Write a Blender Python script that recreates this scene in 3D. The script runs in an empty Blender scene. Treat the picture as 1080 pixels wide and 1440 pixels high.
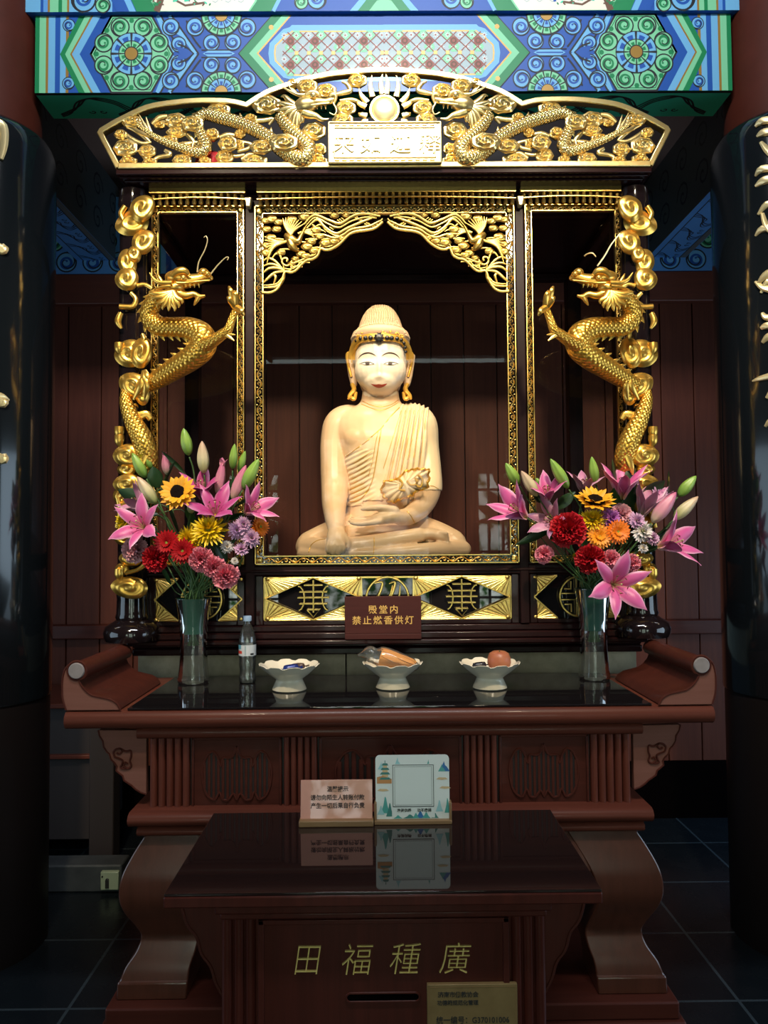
import bpy, bmesh, math, random
from mathutils import Vector as Vc, Matrix
from mathutils.bvhtree import BVHTree
random.seed(7)
PI = math.pi
sc = bpy.context.scene
COL = sc.collection
sin, cos = math.sin, math.cos
RAD = math.radians

# ------------------------------------------------------------------ camera
FPX = 1080.0
EYE = 1.55
ROT = Matrix.Rotation(RAD(-.42), 3, 'Z') @ Matrix.Rotation(PI/2 + RAD(2.28), 3, 'X') @ Matrix.Rotation(RAD(-.45), 3, 'Z')
cam = bpy.data.cameras.new('camera')
cam.sensor_fit = 'VERTICAL'
cam.angle_y = 2*math.atan(720/FPX)
cam.clip_start = .05
co = bpy.data.objects.new('camera', cam)
COL.objects.link(co)
co.matrix_world = Matrix.Translation((0, 0, EYE)) @ ROT.to_4x4()
sc.camera = co
sc.view_settings.view_transform = 'Standard'
sc.view_settings.look = 'None'
sc.view_settings.gamma = 1
sc.view_settings.exposure = 0
sc.view_settings.use_curve_mapping = False
sc.cycles.use_denoising = True
sc.cycles.max_bounces = 8
sc.cycles.transparent_max_bounces = 16
sc.cycles.caustics_reflective = False
sc.cycles.caustics_refractive = False
sc.cycles.sample_clamp_indirect = 4

def V(px, py, D):
    """a point of the photograph at the real distance D from the camera"""
    d = ROT @ Vc(((px-540)/FPX, (720-py)/FPX, -1))
    t = D/d.y
    return Vc((d.x*t, D, EYE + d.z*t))
def XX(px, D, py=720): return V(px, py, D).x
def ZZ(py, D, px=540): return V(px, py, D).z

# ------------------------------------------------------------------ mesh helpers
class MB:
    def __init__(s): s.v = []; s.f = []; s.m = []; s.uv = []
    def add(s, vs, fs, mat=0, uvs=None):
        o = len(s.v)
        s.v += [tuple(p) for p in vs]
        for i, f in enumerate(fs):
            s.f.append(tuple(k+o for k in f)); s.m.append(mat)
            s.uv.append(uvs[i] if uvs else None)
        return s
    def join(s, b, M=None, mat=None):
        vs = [M @ Vc(p) for p in b.v] if M else b.v
        o = len(s.v)
        s.v += [tuple(p) for p in vs]
        for f, m, u in zip(b.f, b.m, b.uv):
            s.f.append(tuple(k+o for k in f)); s.m.append(m if mat is None else mat); s.uv.append(u)
        return s
    def box(s, x0, x1, y0, y1, z0, z1, mat=0):
        vs = [(x, y, z) for z in (z0, z1) for y in (y0, y1) for x in (x0, x1)]
        return s.add(vs, [(0, 2, 3, 1), (4, 5, 7, 6), (0, 1, 5, 4), (2, 6, 7, 3), (0, 4, 6, 2), (1, 3, 7, 5)], mat)
    def prism(s, poly, y0, y1, mat=0, axis='y'):
        n = len(poly)
        def P(a, b, t): return (a, t, b) if axis == 'y' else ((t, a, b) if axis == 'x' else (a, b, t))
        vs = [P(a, b, y0) for a, b in poly] + [P(a, b, y1) for a, b in poly]
        fs = [tuple(range(n)), tuple(range(2*n-1, n-1, -1))]
        fs += [(i, i+n, (i+1) % n+n, (i+1) % n) for i in range(n)]
        return s.add(vs, fs, mat)
    def lathe(s, prof, c=(0, 0, 0), n=32, mat=0, cap=True, mod=None, sx=1, sy=1):
        vs = []; fs = []; uvs = []
        for j, (r, z) in enumerate(prof):
            for i in range(n):
                a = 2*PI*i/n
                q = r*(mod(a, z) if mod else 1)
                vs.append((c[0]+q*cos(a)*sx, c[1]+q*sin(a)*sy, c[2]+z))
        for j in range(len(prof)-1):
            for i in range(n):
                k = (i+1) % n
                fs.append((j*n+i, j*n+k, (j+1)*n+k, (j+1)*n+i))
                a, b = i/n, (i+1)/n
                uvs.append([(prof[j][1], a), (prof[j][1], b), (prof[j+1][1], b), (prof[j+1][1], a)])
        if cap:
            fs.append(tuple(range(n-1, -1, -1))); uvs.append(None)
            m = (len(prof)-1)*n
            fs.append(tuple(range(m, m+n))); uvs.append(None)
        return s.add(vs, fs, mat, uvs)
    def tube(s, path, rad, n=8, flat=1.0, ref=None, mat=0, cap=True, vscale=None):
        path = [Vc(p) for p in path]
        if not isinstance(rad, (list, tuple)): rad = [rad]*len(path)
        N = None; vs = []; L = 0; us = []
        for i, p in enumerate(path):
            T = (path[min(i+1, len(path)-1)] - path[max(i-1, 0)])
            if T.length < 1e-9: T = Vc((0, 0, 1))
            T.normalize()
            r0 = Vc(ref) if ref else (N if N else (Vc((0, 0, 1)) if abs(T.z) < .9 else Vc((1, 0, 0))))
            q = r0 - T*T.dot(r0)
            if q.length < 1e-3:
                q = (N - T*T.dot(N)) if N else T.orthogonal()
            N = q.normalized(); B = T.cross(N)
            if i: L += (p-path[i-1]).length
            us.append(L)
            for k in range(n):
                a = 2*PI*k/n
                vs.append(p + N*(cos(a)*rad[i]*flat) + B*(sin(a)*rad[i]))
        fs = []; uvs = []
        for i in range(len(path)-1):
            for k in range(n):
                k2 = (k+1) % n
                fs.append((i*n+k, i*n+k2, (i+1)*n+k2, (i+1)*n+k))
                uvs.append([(us[i], k/n), (us[i], (k+1)/n), (us[i+1], (k+1)/n), (us[i+1], k/n)])
        if cap:
            fs.append(tuple(range(n-1, -1, -1))); uvs.append(None)
            m = (len(path)-1)*n
            fs.append(tuple(range(m, m+n))); uvs.append(None)
        return s.add(vs, fs, mat, uvs)
    def ell(s, c, r, nu=16, nv=10, mat=0, M=None):
        vs = [(0, 0, -1)]
        for j in range(1, nv):
            t = -PI/2 + PI*j/nv
            for i in range(nu):
                a = 2*PI*i/nu
                vs.append((cos(t)*cos(a), cos(t)*sin(a), sin(t)))
        vs.append((0, 0, 1))
        fs = [(0, 1+(i+1) % nu, 1+i) for i in range(nu)]
        for j in range(nv-2):
            for i in range(nu):
                k = (i+1) % nu
                fs.append((1+j*nu+i, 1+j*nu+k, 1+(j+1)*nu+k, 1+(j+1)*nu+i))
        e = len(vs)-1
        fs += [(e, 1+(nv-2)*nu+i, 1+(nv-2)*nu+(i+1) % nu) for i in range(nu)]
        r = (r, r, r) if not isinstance(r, (tuple, list)) else r
        out = []
        for p in vs:
            q = Vc((p[0]*r[0], p[1]*r[1], p[2]*r[2]))
            if M: q = M @ q
            out.append(q + Vc(c))
        return s.add(out, fs, mat)
    def grid(s, fn, nu, nv, mat=0, uv=True):
        vs = [fn(i/nu, j/nv) for j in range(nv+1) for i in range(nu+1)]
        fs = []; uvs = []
        for j in range(nv):
            for i in range(nu):
                a = j*(nu+1)+i
                fs.append((a, a+1, a+nu+2, a+nu+1))
                uvs.append([(i/nu, j/nv), ((i+1)/nu, j/nv), ((i+1)/nu, (j+1)/nv), (i/nu, (j+1)/nv)])
        return s.add(vs, fs, mat, uvs if uv else None)
    def cloud(s, c, rx, rz, d, lobes=7, turns=2.2, rot=0, mir=1, mat=0, sc_=.1, nr=9, nt=36, ridge=.16, ph=0):
        """a carved swirl cloud: scalloped disc in relief, facing -y"""
        c = Vc(c); vs = []
        for j in range(nr+1):
            r = j/nr
            for i in range(nt):
                a = 2*PI*i/nt
                o = 1 - sc_*abs(cos(lobes*a/2+ph))*(r > .3)
                h = d*(.30+.70*max(0, 1-r**3.2))
                h += d*ridge*sin(2*PI*(turns*r - a/(2*PI)))*(1-r**6)*min(1, r*4)
                x = rx*r*o*cos(a); z = rz*r*o*sin(a)
                x, z = x*cos(rot)-z*sin(rot), x*sin(rot)+z*cos(rot)
                vs.append((c.x+mir*x, c.y-h, c.z+z))
        for i in range(nt):
            a = 2*PI*i/nt
            o = 1 - sc_*abs(cos(lobes*a/2+ph))
            x = rx*o*cos(a)*.9; z = rz*o*sin(a)*.9
            x, z = x*cos(rot)-z*sin(rot), x*sin(rot)+z*cos(rot)
            vs.append((c.x+mir*x, c.y+d*.2, c.z+z))
        fs = []
        for j in range(nr+1):
            for i in range(nt):
                k = (i+1) % nt
                fs.append((j*nt+i, j*nt+k, (j+1)*nt+k, (j+1)*nt+i))
        fs.append(tuple(range((nr+1)*nt, (nr+2)*nt)))
        return s.add(vs, fs, mat)

def cr(pts, k=6):
    """smooth a control polyline (Catmull-Rom); points may carry extra numbers (radii)"""
    P = [tuple(p) for p in pts]
    P = [P[0]] + P + [P[-1]]
    out = []
    for i in range(1, len(P)-2):
        for j in range(k):
            t = j/k
            out.append(tuple(.5*(2*b + (c-a)*t + (2*a-5*b+4*c-d)*t*t + (3*b-a-3*c+d)*t**3) for a, b, c, d in zip(P[i-1], P[i], P[i+1], P[i+2])))
    out.append(P[-2])
    return out
def sweep(mb, pts, k=6, n=8, flat=1.0, ref=None, mat=0):
    """pts: (x, y, z, r)"""
    q = cr(pts, k)
    return mb.tube([p[:3] for p in q], [max(p[3], 1e-4) for p in q], n, flat, ref, mat)

def root_of(o):
    while o.parent: o = o.parent
    return o
def obj(name, mb, mats, parent=None, loc=None, smooth=40, bev=0, recalc=True, seg=2):
    """ONE mesh object; its points are given in world coordinates"""
    me = bpy.data.meshes.new(name)
    off = root_of(parent).location if parent else Vc(loc or (0, 0, 0))
    me.from_pydata([(p[0]-off.x, p[1]-off.y, p[2]-off.z) for p in mb.v], [], mb.f)
    mats = mats if isinstance(mats, (list, tuple)) else [mats]
    for m in mats: me.materials.append(M[m] if isinstance(m, str) else m)
    if len(mats) > 1: me.polygons.foreach_set('material_index', mb.m)
    if any(mb.uv):
        ul = me.uv_layers.new(name='UVMap')
        for p, u in zip(me.polygons, mb.uv):
            if u:
                for li, q in zip(p.loop_indices, u): ul.data[li].uv = q
    if recalc:
        bm = bmesh.new(); bm.from_mesh(me)
        bmesh.ops.recalc_face_normals(bm, faces=bm.faces)
        bm.to_mesh(me); bm.free()
    me.update()
    if smooth:
        me.polygons.foreach_set('use_smooth', [True]*len(me.polygons))
        if smooth < 180: me.set_sharp_from_angle(angle=RAD(smooth))
    o = bpy.data.objects.new(name, me); COL.objects.link(o)
    if parent: o.parent = parent
    else: o.location = off
    if bev:
        b = o.modifiers.new('bevel', 'BEVEL'); b.width = bev; b.segments = seg; b.limit_method = 'ANGLE'; b.angle_limit = RAD(40)
        b.harden_normals = False
    return o
def thing(name, label, cat, loc, group=None):
    o = bpy.data.objects.new(name, None); COL.objects.link(o)
    o.location = loc; o.empty_display_size = .05
    return tag(o, label, cat, group)
def tag(o, label=None, cat=None, group=None, kind=None):
    for k, v in (('label', label), ('category', cat), ('group', group), ('kind', kind)):
        if v: o[k] = v
    return o

def text(body, size, x, z, y, depth=.001, shear=0, wide=1.0, spacing=1.0, bold=0.0):
    """lettering on an upright face looking towards -y, centred on (x, z); returns an MB"""
    c = bpy.data.curves.new('t', 'FONT'); c.body = body; c.size = size
    c.extrude = depth; c.align_x = 'CENTER'; c.shear = shear; c.space_character = spacing; c.offset = bold
    c.resolution_u = 3
    o = bpy.data.objects.new('t', c); COL.objects.link(o)
    dg = bpy.context.evaluated_depsgraph_get()
    me = bpy.data.meshes.new_from_object(o.evaluated_get(dg))
    mb = MB()
    xs = [v.co.x for v in me.vertices]; ys = [v.co.y for v in me.vertices]
    mx, my = (min(xs)+max(xs))/2, (min(ys)+max(ys))/2
    mb.add([(x+(v.co.x-mx)*wide, y-v.co.z, z+(v.co.y-my)) for v in me.vertices], [tuple(p.vertices) for p in me.polygons])
    bpy.data.objects.remove(o); bpy.data.curves.remove(c); bpy.data.meshes.remove(me)
    return mb

# ------------------------------------------------------------------ materials
M = {}
def lin(h):
    if isinstance(h, str):
        r = [int(h[i:i+2], 16)/255 for i in (0, 2, 4)]
        return [c/12.92 if c <= .04045 else ((c+.055)/1.055)**2.4 for c in r]
    return list(h)
def mat(name, col, rough=.5, metal=0, coat=0, spec=.5, emit=None, es=1, trans=0, sss=0):
    m = bpy.data.materials.new(name); m.use_nodes = True
    b = m.node_tree.nodes['Principled BSDF']
    b.inputs['Base Color'].default_value = lin(col)+[1]
    b.inputs['Roughness'].default_value = rough
    b.inputs['Metallic'].default_value = metal
    b.inputs['Coat Weight'].default_value = coat
    b.inputs['Coat Roughness'].default_value = .06
    b.inputs['Specular IOR Level'].default_value = spec
    if emit: b.inputs['Emission Color'].default_value = lin(emit)+[1]; b.inputs['Emission Strength'].default_value = es
    M[name] = m
    return m
def nodes(m):
    nt = m.node_tree
    def N(t, **kw):
        n = nt.nodes.new(t)
        for k, v in kw.items():
            if k.startswith('_'): setattr(n, k[1:], v)
            else: n.inputs[k.replace('__', ' ')].default_value = v
        return n
    return nt, N, nt.links.new, nt.nodes['Principled BSDF']
def ramp(N, stops):
    r = N('ShaderNodeValToRGB'); e = r.color_ramp.elements
    while len(e) < len(stops): e.new(.5)
    for q, (p, c) in zip(e, stops): q.position = p; q.color = lin(c)+[1]
    return r
def wood(name, c1, c2, axis='x', rough=.35, coat=.3, scale=1.0, bump=.02):
    m = mat(name, c1, rough, coat=coat)
    nt, N, L, b = nodes(m)
    tc = N('ShaderNodeTexCoord'); mp = N('ShaderNodeMapping')
    s = {'x': (1.2, 22, 22), 'z': (22, 22, 1.2), 'y': (22, 1.2, 22)}[axis]
    mp.inputs['Scale'].default_value = [q*scale for q in s]
    L(tc.outputs['Object'], mp.inputs['Vector'])
    n1 = N('ShaderNodeTexNoise', Scale=1.6, Detail=6, Roughness=.65, Distortion=.6)
    L(mp.outputs[0], n1.inputs['Vector'])
    r = ramp(N, [(.3, c1), (.7, c2)])
    L(n1.outputs['Fac'], r.inputs[0]); L(r.outputs[0], b.inputs['Base Color'])
    bp = N('ShaderNodeBump', Strength=bump*5, Distance=.002)
    L(n1.outputs['Fac'], bp.inputs['Height']); L(bp.outputs[0], b.inputs['Normal'])
    return m
def grainy(name, c1, c2, scale=20, rough=.5, metal=0, bump=.1, dist=.004, coat=0, spec=.5):
    m = mat(name, c1, rough, metal, coat, spec)
    nt, N, L, b = nodes(m)
    tc = N('ShaderNodeTexCoord'); n1 = N('ShaderNodeTexNoise', Scale=scale, Detail=5, Roughness=.6)
    L(tc.outputs['Object'], n1.inputs['Vector'])
    r = ramp(N, [(.3, c1), (.7, c2)]); L(n1.outputs['Fac'], r.inputs[0]); L(r.outputs[0], b.inputs['Base Color'])
    bp = N('ShaderNodeBump', Strength=bump, Distance=dist)
    L(n1.outputs['Fac'], bp.inputs['Height']); L(bp.outputs[0], b.inputs['Normal'])
    return m
def glass(name, tint=(1, 1, 1), rough=.0, ior=1.5, extra=0.0, haze=0):
    """a thin pane: clear, with Fresnel reflections on both sides"""
    m = bpy.data.materials.new(name); m.use_nodes = True
    nt = m.node_tree; nt.nodes.clear()
    o = nt.nodes.new('ShaderNodeOutputMaterial'); mx = nt.nodes.new('ShaderNodeMixShader')
    t = nt.nodes.new('ShaderNodeBsdfTransparent'); g = nt.nodes.new('ShaderNodeBsdfGlossy'); f = nt.nodes.new('ShaderNodeFresnel')
    t.inputs[0].default_value = list(tint)+[1]; g.inputs['Roughness'].default_value = rough; f.inputs[0].default_value = ior
    a = nt.nodes.new('ShaderNodeMath'); a.operation = 'ADD'; a.inputs[1].default_value = extra
    nt.links.new(f.outputs[0], a.inputs[0]); nt.links.new(a.outputs[0], mx.inputs[0])
    last = t.outputs[0]
    if haze:  # white diffuse share mixed in, standing for light that real glass would refract
        d = nt.nodes.new('ShaderNodeBsdfDiffuse'); d.inputs[0].default_value = (.85, .9, .88, 1); m2 = nt.nodes.new('ShaderNodeMixShader'); m2.inputs[0].default_value = haze
        nt.links.new(last, m2.inputs[1]); nt.links.new(d.outputs[0], m2.inputs[2]); last = m2.outputs[0]
    nt.links.new(last, mx.inputs[1]); nt.links.new(g.outputs[0], mx.inputs[2]); nt.links.new(mx.outputs[0], o.inputs[0])
    M[name] = m
    return m
def scaled_gold(name, col, rough, k, rings):
    """gold leaf over carved fish scales, laid along the UV of a body"""
    m = mat(name, col, rough, .9)
    nt, N, L, b = nodes(m)
    tc = N('ShaderNodeTexCoord'); mp = N('ShaderNodeMapping')
    mp.inputs['Scale'].default_value = (k, rings, 1); mp.inputs['Rotation'].default_value = (0, 0, PI/4)
    L(tc.outputs['UV'], mp.inputs['Vector'])
    v = N('ShaderNodeTexVoronoi', Randomness=0.0, Scale=1.0); v.voronoi_dimensions = '2D'
    L(mp.outputs[0], v.inputs['Vector'])
    bp = N('ShaderNodeBump', Strength=.75, Distance=.006); bp.invert = True
    L(v.outputs['Distance'], bp.inputs['Height']); L(bp.outputs[0], b.inputs['Normal'])
    return m
def petal_mat(name, stops, rough=.5, edge=None):
    m = mat(name, stops[0][1], rough)
    nt, N, L, b = nodes(m)
    tc = N('ShaderNodeTexCoord'); sp = N('ShaderNodeSeparateXYZ'); L(tc.outputs['UV'], sp.inputs[0])
    r = ramp(N, stops); L(sp.outputs['Y'], r.inputs[0])
    if edge:
        q = N('ShaderNodeMath', _operation='SUBTRACT'); q.inputs[1].default_value = .5; L(sp.outputs['X'], q.inputs[0])
        w = N('ShaderNodeMath', _operation='ABSOLUTE'); L(q.outputs[0], w.inputs[0])
        r2 = ramp(N, [(.3, (0, 0, 0)), (.5, (1, 1, 1))]); L(w.outputs[0], r2.inputs[0])
        mx = N('ShaderNodeMix'); mx.data_type = 'RGBA'
        L(r2.outputs[0], mx.inputs[0]); L(r.outputs[0], mx.inputs[6]); mx.inputs[7].default_value = lin(edge)+[1]
        L(mx.outputs[2], b.inputs['Base Color'])
    else:
        L(r.outputs[0], b.inputs['Base Color'])
    b.inputs['Subsurface Weight'].default_value = 0
    return m

grainy('gold', (.90, .51, .09), (.98, .59, .13), 60, .30, .9, .12, .002)
grainy('gold_frame', (.80, .52, .14), (.95, .64, .20), 90, .30, 1, .2, .002)
grainy('gold_arch', (.62, .36, .07), (.78, .48, .12), 90, .32, .95, .2, .002)
grainy('gold_crest', (1, .70, .25), (1, .78, .36), 60, .28, .9, .12, .002)
mat('gold_pale', (1, .80, .42), .34, .7)
mat('gilt_paint', (.70, .38, .06), .32, .5)
scaled_gold('gold_scale', (.90, .50, .08), .30, 75, 14)
scaled_gold('gold_scale_small', (1, .70, .25), .25, 110, 12)
mat('lacquer', (.010, .006, .007), .10, coat=.6)
mat('lacquer_board', (.006, .008, .010), .13, coat=.5)
mat('column_dark', (.010, .007, .007), .42, spec=.3)
grainy('column_red', (.05, .010, .005), (.07, .014, .008), 8, .6, spec=.15)
wood('shrine_wood', (.014, .004, .004), (.024, .008, .008), 'x', .24, .12)
wood('shrine_wood_v', (.014, .004, .004), (.024, .008, .008), 'z', .40, 0)

wood('table_wood', (.150, .039, .024), (.098, .026, .016), 'x', .36, .10)
wood('table_wood_v', (.155, .038, .022), (.10, .025, .015), 'z', .38, .08)
wood('end_wood', (.24, .10, .075), (.20, .078, .055), 'x', .4, .2)
wood('panel_wood', (.090, .022, .014), (.060, .015, .010), 'x', .42, .05)
wood('box_wood', (.085, .019, .013), (.055, .013, .009), 'z', .36, .12)
wood('leg_wood', (.100, .031, .018), (.070, .022, .012), 'z', .28, .3)

for q in ('shrine_wood', 'shrine_wood_v', 'table_wood', 'table_wood_v', 'panel_wood', 'box_wood', 'end_wood'): M[q].node_tree.nodes['Principled BSDF'].inputs['Specular IOR Level'].default_value = .22 if 'table' in q else .14
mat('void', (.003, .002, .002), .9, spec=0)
mat('line_dark', (.012, .005, .004), .5)
mat('black_glass', (.012, .010, .011), .015, spec=.6)
mat('brown_glass', (.020, .010, .009), .03, spec=.5)
glass('pane_glass', (.97, .98, .98), 0, 1.38)
glass('vase_glass', (.97, .98, .975), .04, 1.5, .03, .025)
glass('bottle_plastic', (.97, .98, .98), .06, 1.4, .05, .03)
glass('wrap', (.98, .97, .95), .14, 1.35, .015, .06)
grainy('stone', (.34, .29, .19), (.52, .45, .31), 14, .7, 0, .3)
grainy('kerb_stone', (.035, .040, .046), (.06, .066, .072), 14, .6, 0, .3)
mat('ceramic', (.90, .81, .64), .16, coat=.5)
mat('white_print', (.78, .82, .76), .35)
mat('pink_print', (.72, .33, .24), .5, coat=.8); M['pink_print'].node_tree.nodes['Principled BSDF'].inputs['Coat Roughness'].default_value = .01
mat('ink', (.02, .02, .02), .5)
mat('ink_dark_red', (.05, .012, .012), .45)
wood('sign_wood', (.075, .020, .017), (.055, .015, .013), 'x', .45, 0); M['sign_wood'].node_tree.nodes['Principled BSDF'].inputs['Specular IOR Level'].default_value = .15
wood('stand_wood', (.30, .17, .07), (.22, .12, .05), 'x', .45, .1)
grainy('plate_brass', (.22, .14, .055), (.28, .185, .075), 25, .42, .2)
mat('paint_blue', (.008, .080, .36), .5); mat('paint_lblue', (.15, .42, .68), .5)
mat('paint_green', (.004, .21, .07), .5); mat('paint_lgreen', (.20, .58, .32), .5)
mat('paint_gold', (.38, .22, .05), .4, .3); mat('paint_black', (.012, .014, .018), .55)
mat('paint_cream', (.80, .76, .62), .5); mat('paint_red', (.26, .05, .03), .5); mat('paint_teal', (.04, .60, .36), .5)
mat('paint_grey', (.35, .45, .47), .5); mat('paint_brown', (.14, .07, .04), .6); mat('paint_white', (.8, .82, .78), .5)
mat('paint_navy', (.10, .30, .66), .55); mat('paint_slate', (.12, .13, .13), .6)
mat('red_cloth', (.55, .01, .01), .6)
# marble of the statue
grainy('marble', (.72, .47, .28), (.80, .57, .37), 7, .33, 0, .03)
mat('face_pale', (.90, .76, .60), .3)  # paler tone than the body, over the front of the face
mat('robe_paint', (.82, .64, .42), .35)
mat('hair_paint', (.66, .47, .31), .55)
mat('gem', (.012, .010, .010), .25)
mat('lip', (.42, .06, .035), .35); mat('brow', (.05, .03, .025), .5); mat('eye_white', (.75, .74, .7), .2)
# flowers
petal_mat('lily_pink', [(0, (.62, .50, .16)), (.22, (.66, .12, .30)), (.75, (.60, .09, .29)), (1, (.62, .20, .36))], .42, (.80, .40, .54))
petal_mat('lily_deep', [(0, (.55, .30, .20)), (.2, (.50, .055, .22)), (1, (.46, .07, .24))], .42, (.62, .22, .42))
petal_mat('lily_pale', [(0, (.45, .45, .2)), (.3, (.60, .27, .38)), (1, (.52, .17, .33))], .45, (.68, .42, .5))
petal_mat('bud_green', [(0, (.10, .22, .03)), (.6, (.27, .42, .07)), (1, (.20, .36, .05))], .4)
petal_mat('bud_cream', [(0, (.28, .36, .10)), (.5, (.62, .52, .30)), (1, (.55, .33, .22))], .4)
petal_mat('bud_pink', [(0, (.45, .40, .22)), (.35, (.62, .26, .32)), (1, (.55, .12, .24))], .4)
petal_mat('sun_petal', [(0, (.62, .20, .005)), (.5, (.86, .36, .01)), (1, (.88, .42, .02))], .5)
petal_mat('mum_yellow', [(0, (.60, .32, .004)), (1, (.90, .62, .008))], .5)
petal_mat('carn_red', [(0, (.25, .0, .006)), (1, (.52, .003, .012))], .6)
petal_mat('carn_pink', [(0, (.60, .07, .12)), (.7, (.82, .15, .23)), (1, (.88, .30, .37))], .6)
petal_mat('carn_pale', [(0, (.6, .22, .28)), (1, (.80, .42, .47))], .6)
petal_mat('gerb_red', [(0, (.22, .002, .004)), (1, (.38, .002, .006))], .6)
M['gerb_red'].node_tree.nodes['Principled BSDF'].inputs['Specular IOR Level'].default_value = .2
petal_mat('gerb_orange', [(0, (.80, .26, .01)), (1, (.86, .17, .005))], .5)
petal_mat('gerb_amber', [(0, (.80, .30, .01)), (1, (.85, .27, .008))], .5)
petal_mat('pom_lilac', [(0, (.40, .12, .32)), (1, (.70, .42, .62))], .5)
petal_mat('pom_white', [(0, (.55, .5, .3)), (1, (.80, .72, .74))], .5)
petal_mat('pom_purple', [(0, (.3, .08, .3)), (1, (.48, .13, .46))], .5)
petal_mat('leaf_green', [(0, (.020, .055, .015)), (1, (.012, .040, .014))], .38)
petal_mat('leaf_mid', [(0, (.05, .13, .025)), (1, (.03, .09, .02))], .4)
mat('stem_green', (.055, .12, .03), .45)
mat('seed_dark', (.008, .004, .003), .9, spec=.08); mat('seed_green', (.22, .30, .04), .7); mat('seed_yellow', (.6, .35, .02), .7)
mat('anther', (.14, .025, .015), .6); mat('filament', (.45, .42, .18), .5)
mat('green_lining', (.004, .055, .034), .45, spec=.2)
mat('cap_blue', (.30, .42, .58), .4); mat('label_white', (.62, .64, .66), .3); mat('label_red', (.6, .05, .03), .4); mat('label_blue', (.12, .36, .48), .4)
grainy('peach', (.42, .10, .05), (.50, .20, .09), 9, .4, 0, .05)
mat('bread', (.80, .32, .04), .45); mat('foil_blue', (.02, .04, .22), .25, .2); mat('foil_brown', (.10, .06, .05), .3, .3); mat('foil_black', (.02, .02, .03), .25)
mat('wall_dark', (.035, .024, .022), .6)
mat('socket', (.35, .42, .30), .4)
# ------------------------------------------------------------------ the hall
CX = .033                       # middle of the altar
wb_ = wood('wall_board', (.135, .036, .019), (.092, .024, .014), 'z', .55, 0); wb_.node_tree.nodes['Principled BSDF'].inputs['Specular IOR Level'].default_value = .22
wood('wall_rail', (.17, .038, .018), (.12, .028, .014), 'x', .5, 0)
fl = mat('floor_tile', (.030, .034, .038), .22)
nt, N, L, b = nodes(fl)
tc = N('ShaderNodeTexCoord'); br = N('ShaderNodeTexBrick', Scale=1.0, Mortar__Size=.006, Brick__Width=.45, Row__Height=.45, Bias=0.0, Mortar__Smooth=.2)
br.offset = 0; br.inputs['Color1'].default_value = (.006, .008, .010, 1); br.inputs['Color2'].default_value = (.008, .011, .014, 1); br.inputs['Mortar'].default_value = (.04, .052, .06, 1)
mp = N('ShaderNodeMapping'); mp.inputs['Location'].default_value = (-.30, .06, 0)
L(tc.outputs['Object'], mp.inputs[0]); L(mp.outputs[0], br.inputs['Vector']); L(br.outputs['Color'], b.inputs['Base Color'])
n1 = N('ShaderNodeTexNoise', Scale=9, Detail=5); L(tc.outputs['Object'], n1.inputs['Vector'])
r = ramp(N, [(.3, (.18, .18, .18)), (.75, (.36, .36, .36))]); L(n1.outputs['Fac'], r.inputs[0]); L(r.outputs[0], b.inputs['Roughness'])
YB = 4.40
def struct(name, mb, mats, label=None, **k):
    return tag(obj(name, mb, mats, **k), label, None, None, 'structure')
struct('floor', MB().box(-3.3, 3.4, -1.7, 4.6, -.08, 0), 'floor_tile', 'dark grey stone tile floor with pale joints')
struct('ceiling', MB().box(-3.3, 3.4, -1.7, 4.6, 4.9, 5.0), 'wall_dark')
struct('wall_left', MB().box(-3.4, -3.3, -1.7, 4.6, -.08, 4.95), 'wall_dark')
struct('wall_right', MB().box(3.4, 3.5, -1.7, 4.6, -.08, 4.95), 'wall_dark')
wb = MB()
x = -3.3
z_lo, z_hi = 0.30, 2.93
while x < 3.4:
    wb.box(x+.0025, x+.1875, YB, YB+.03, z_lo, z_hi)
    x += .19
wb.box(-3.3, 3.4, YB+.02, YB+.1, 0, 4.9, 1)
struct('wall_back', wb, ['wall_board', 'line_dark'], 'brown upright board wall behind the shrine', bev=.003)
struct('trim_1', MB().box(-3.3, 3.4, YB-.05, YB+.02, 2.925, 3.10), 'wall_rail', 'reddish brown rail across the top of the board wall', bev=.006)
struct('trim_2', MB().box(-3.3, 3.4, YB-.05, YB+.02, 1.02, 1.10), 'panel_wood', 'dark rail across the middle of the board wall', bev=.006)
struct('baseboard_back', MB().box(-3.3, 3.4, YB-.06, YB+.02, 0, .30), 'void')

# front wall behind the camera: the doorway and its two lattice leaves (they show as reflections)
YF = -1.6
fw = MB()
for x0, x1, z0, z1 in ((-3.3, -1.55, 0, 4.9), (1.6, 3.4, 0, 4.9), (-1.55, 1.6, 2.62, 3.35), (-1.55, 1.6, 3.42, 4.9), (-.98, -.55, 0, 2.62), (.52, .98, 0, 2.62),
                       (-1.55, -.98, 2.25, 2.62), (.98, 1.6, 2.25, 2.62), (-1.55, -.98, 0, .7), (.98, 1.6, 0, .7), (-1.55, -1.5, .7, 2.25), (1.5, 1.6, .7, 2.25)):
    fw.box(x0, x1, YF-.1, YF, z0, z1)
struct('wall_front', fw, 'wall_dark')
for k, (x0, x1) in enumerate(((-1.5, -.98), (.98, 1.5))):
    lt = MB()
    xm = (x0+x1)/2; w = .012
    def bar(xa, xb, za, zb): lt.box(xa, xb, YF-.03, YF+.02, za, zb)
    for xx in (x0+.005, x1-.005, xm, x0+.12, x1-.12): bar(xx-w, xx+w, .7, 2.25)
    for zz in (.71, 1.0, 1.45, 1.9, 2.07, 2.24): bar(x0, x1, zz-w, zz+w)
    struct('window_%d' % (k+1), lt, 'shrine_wood', 'dark wooden lattice window')

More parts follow.
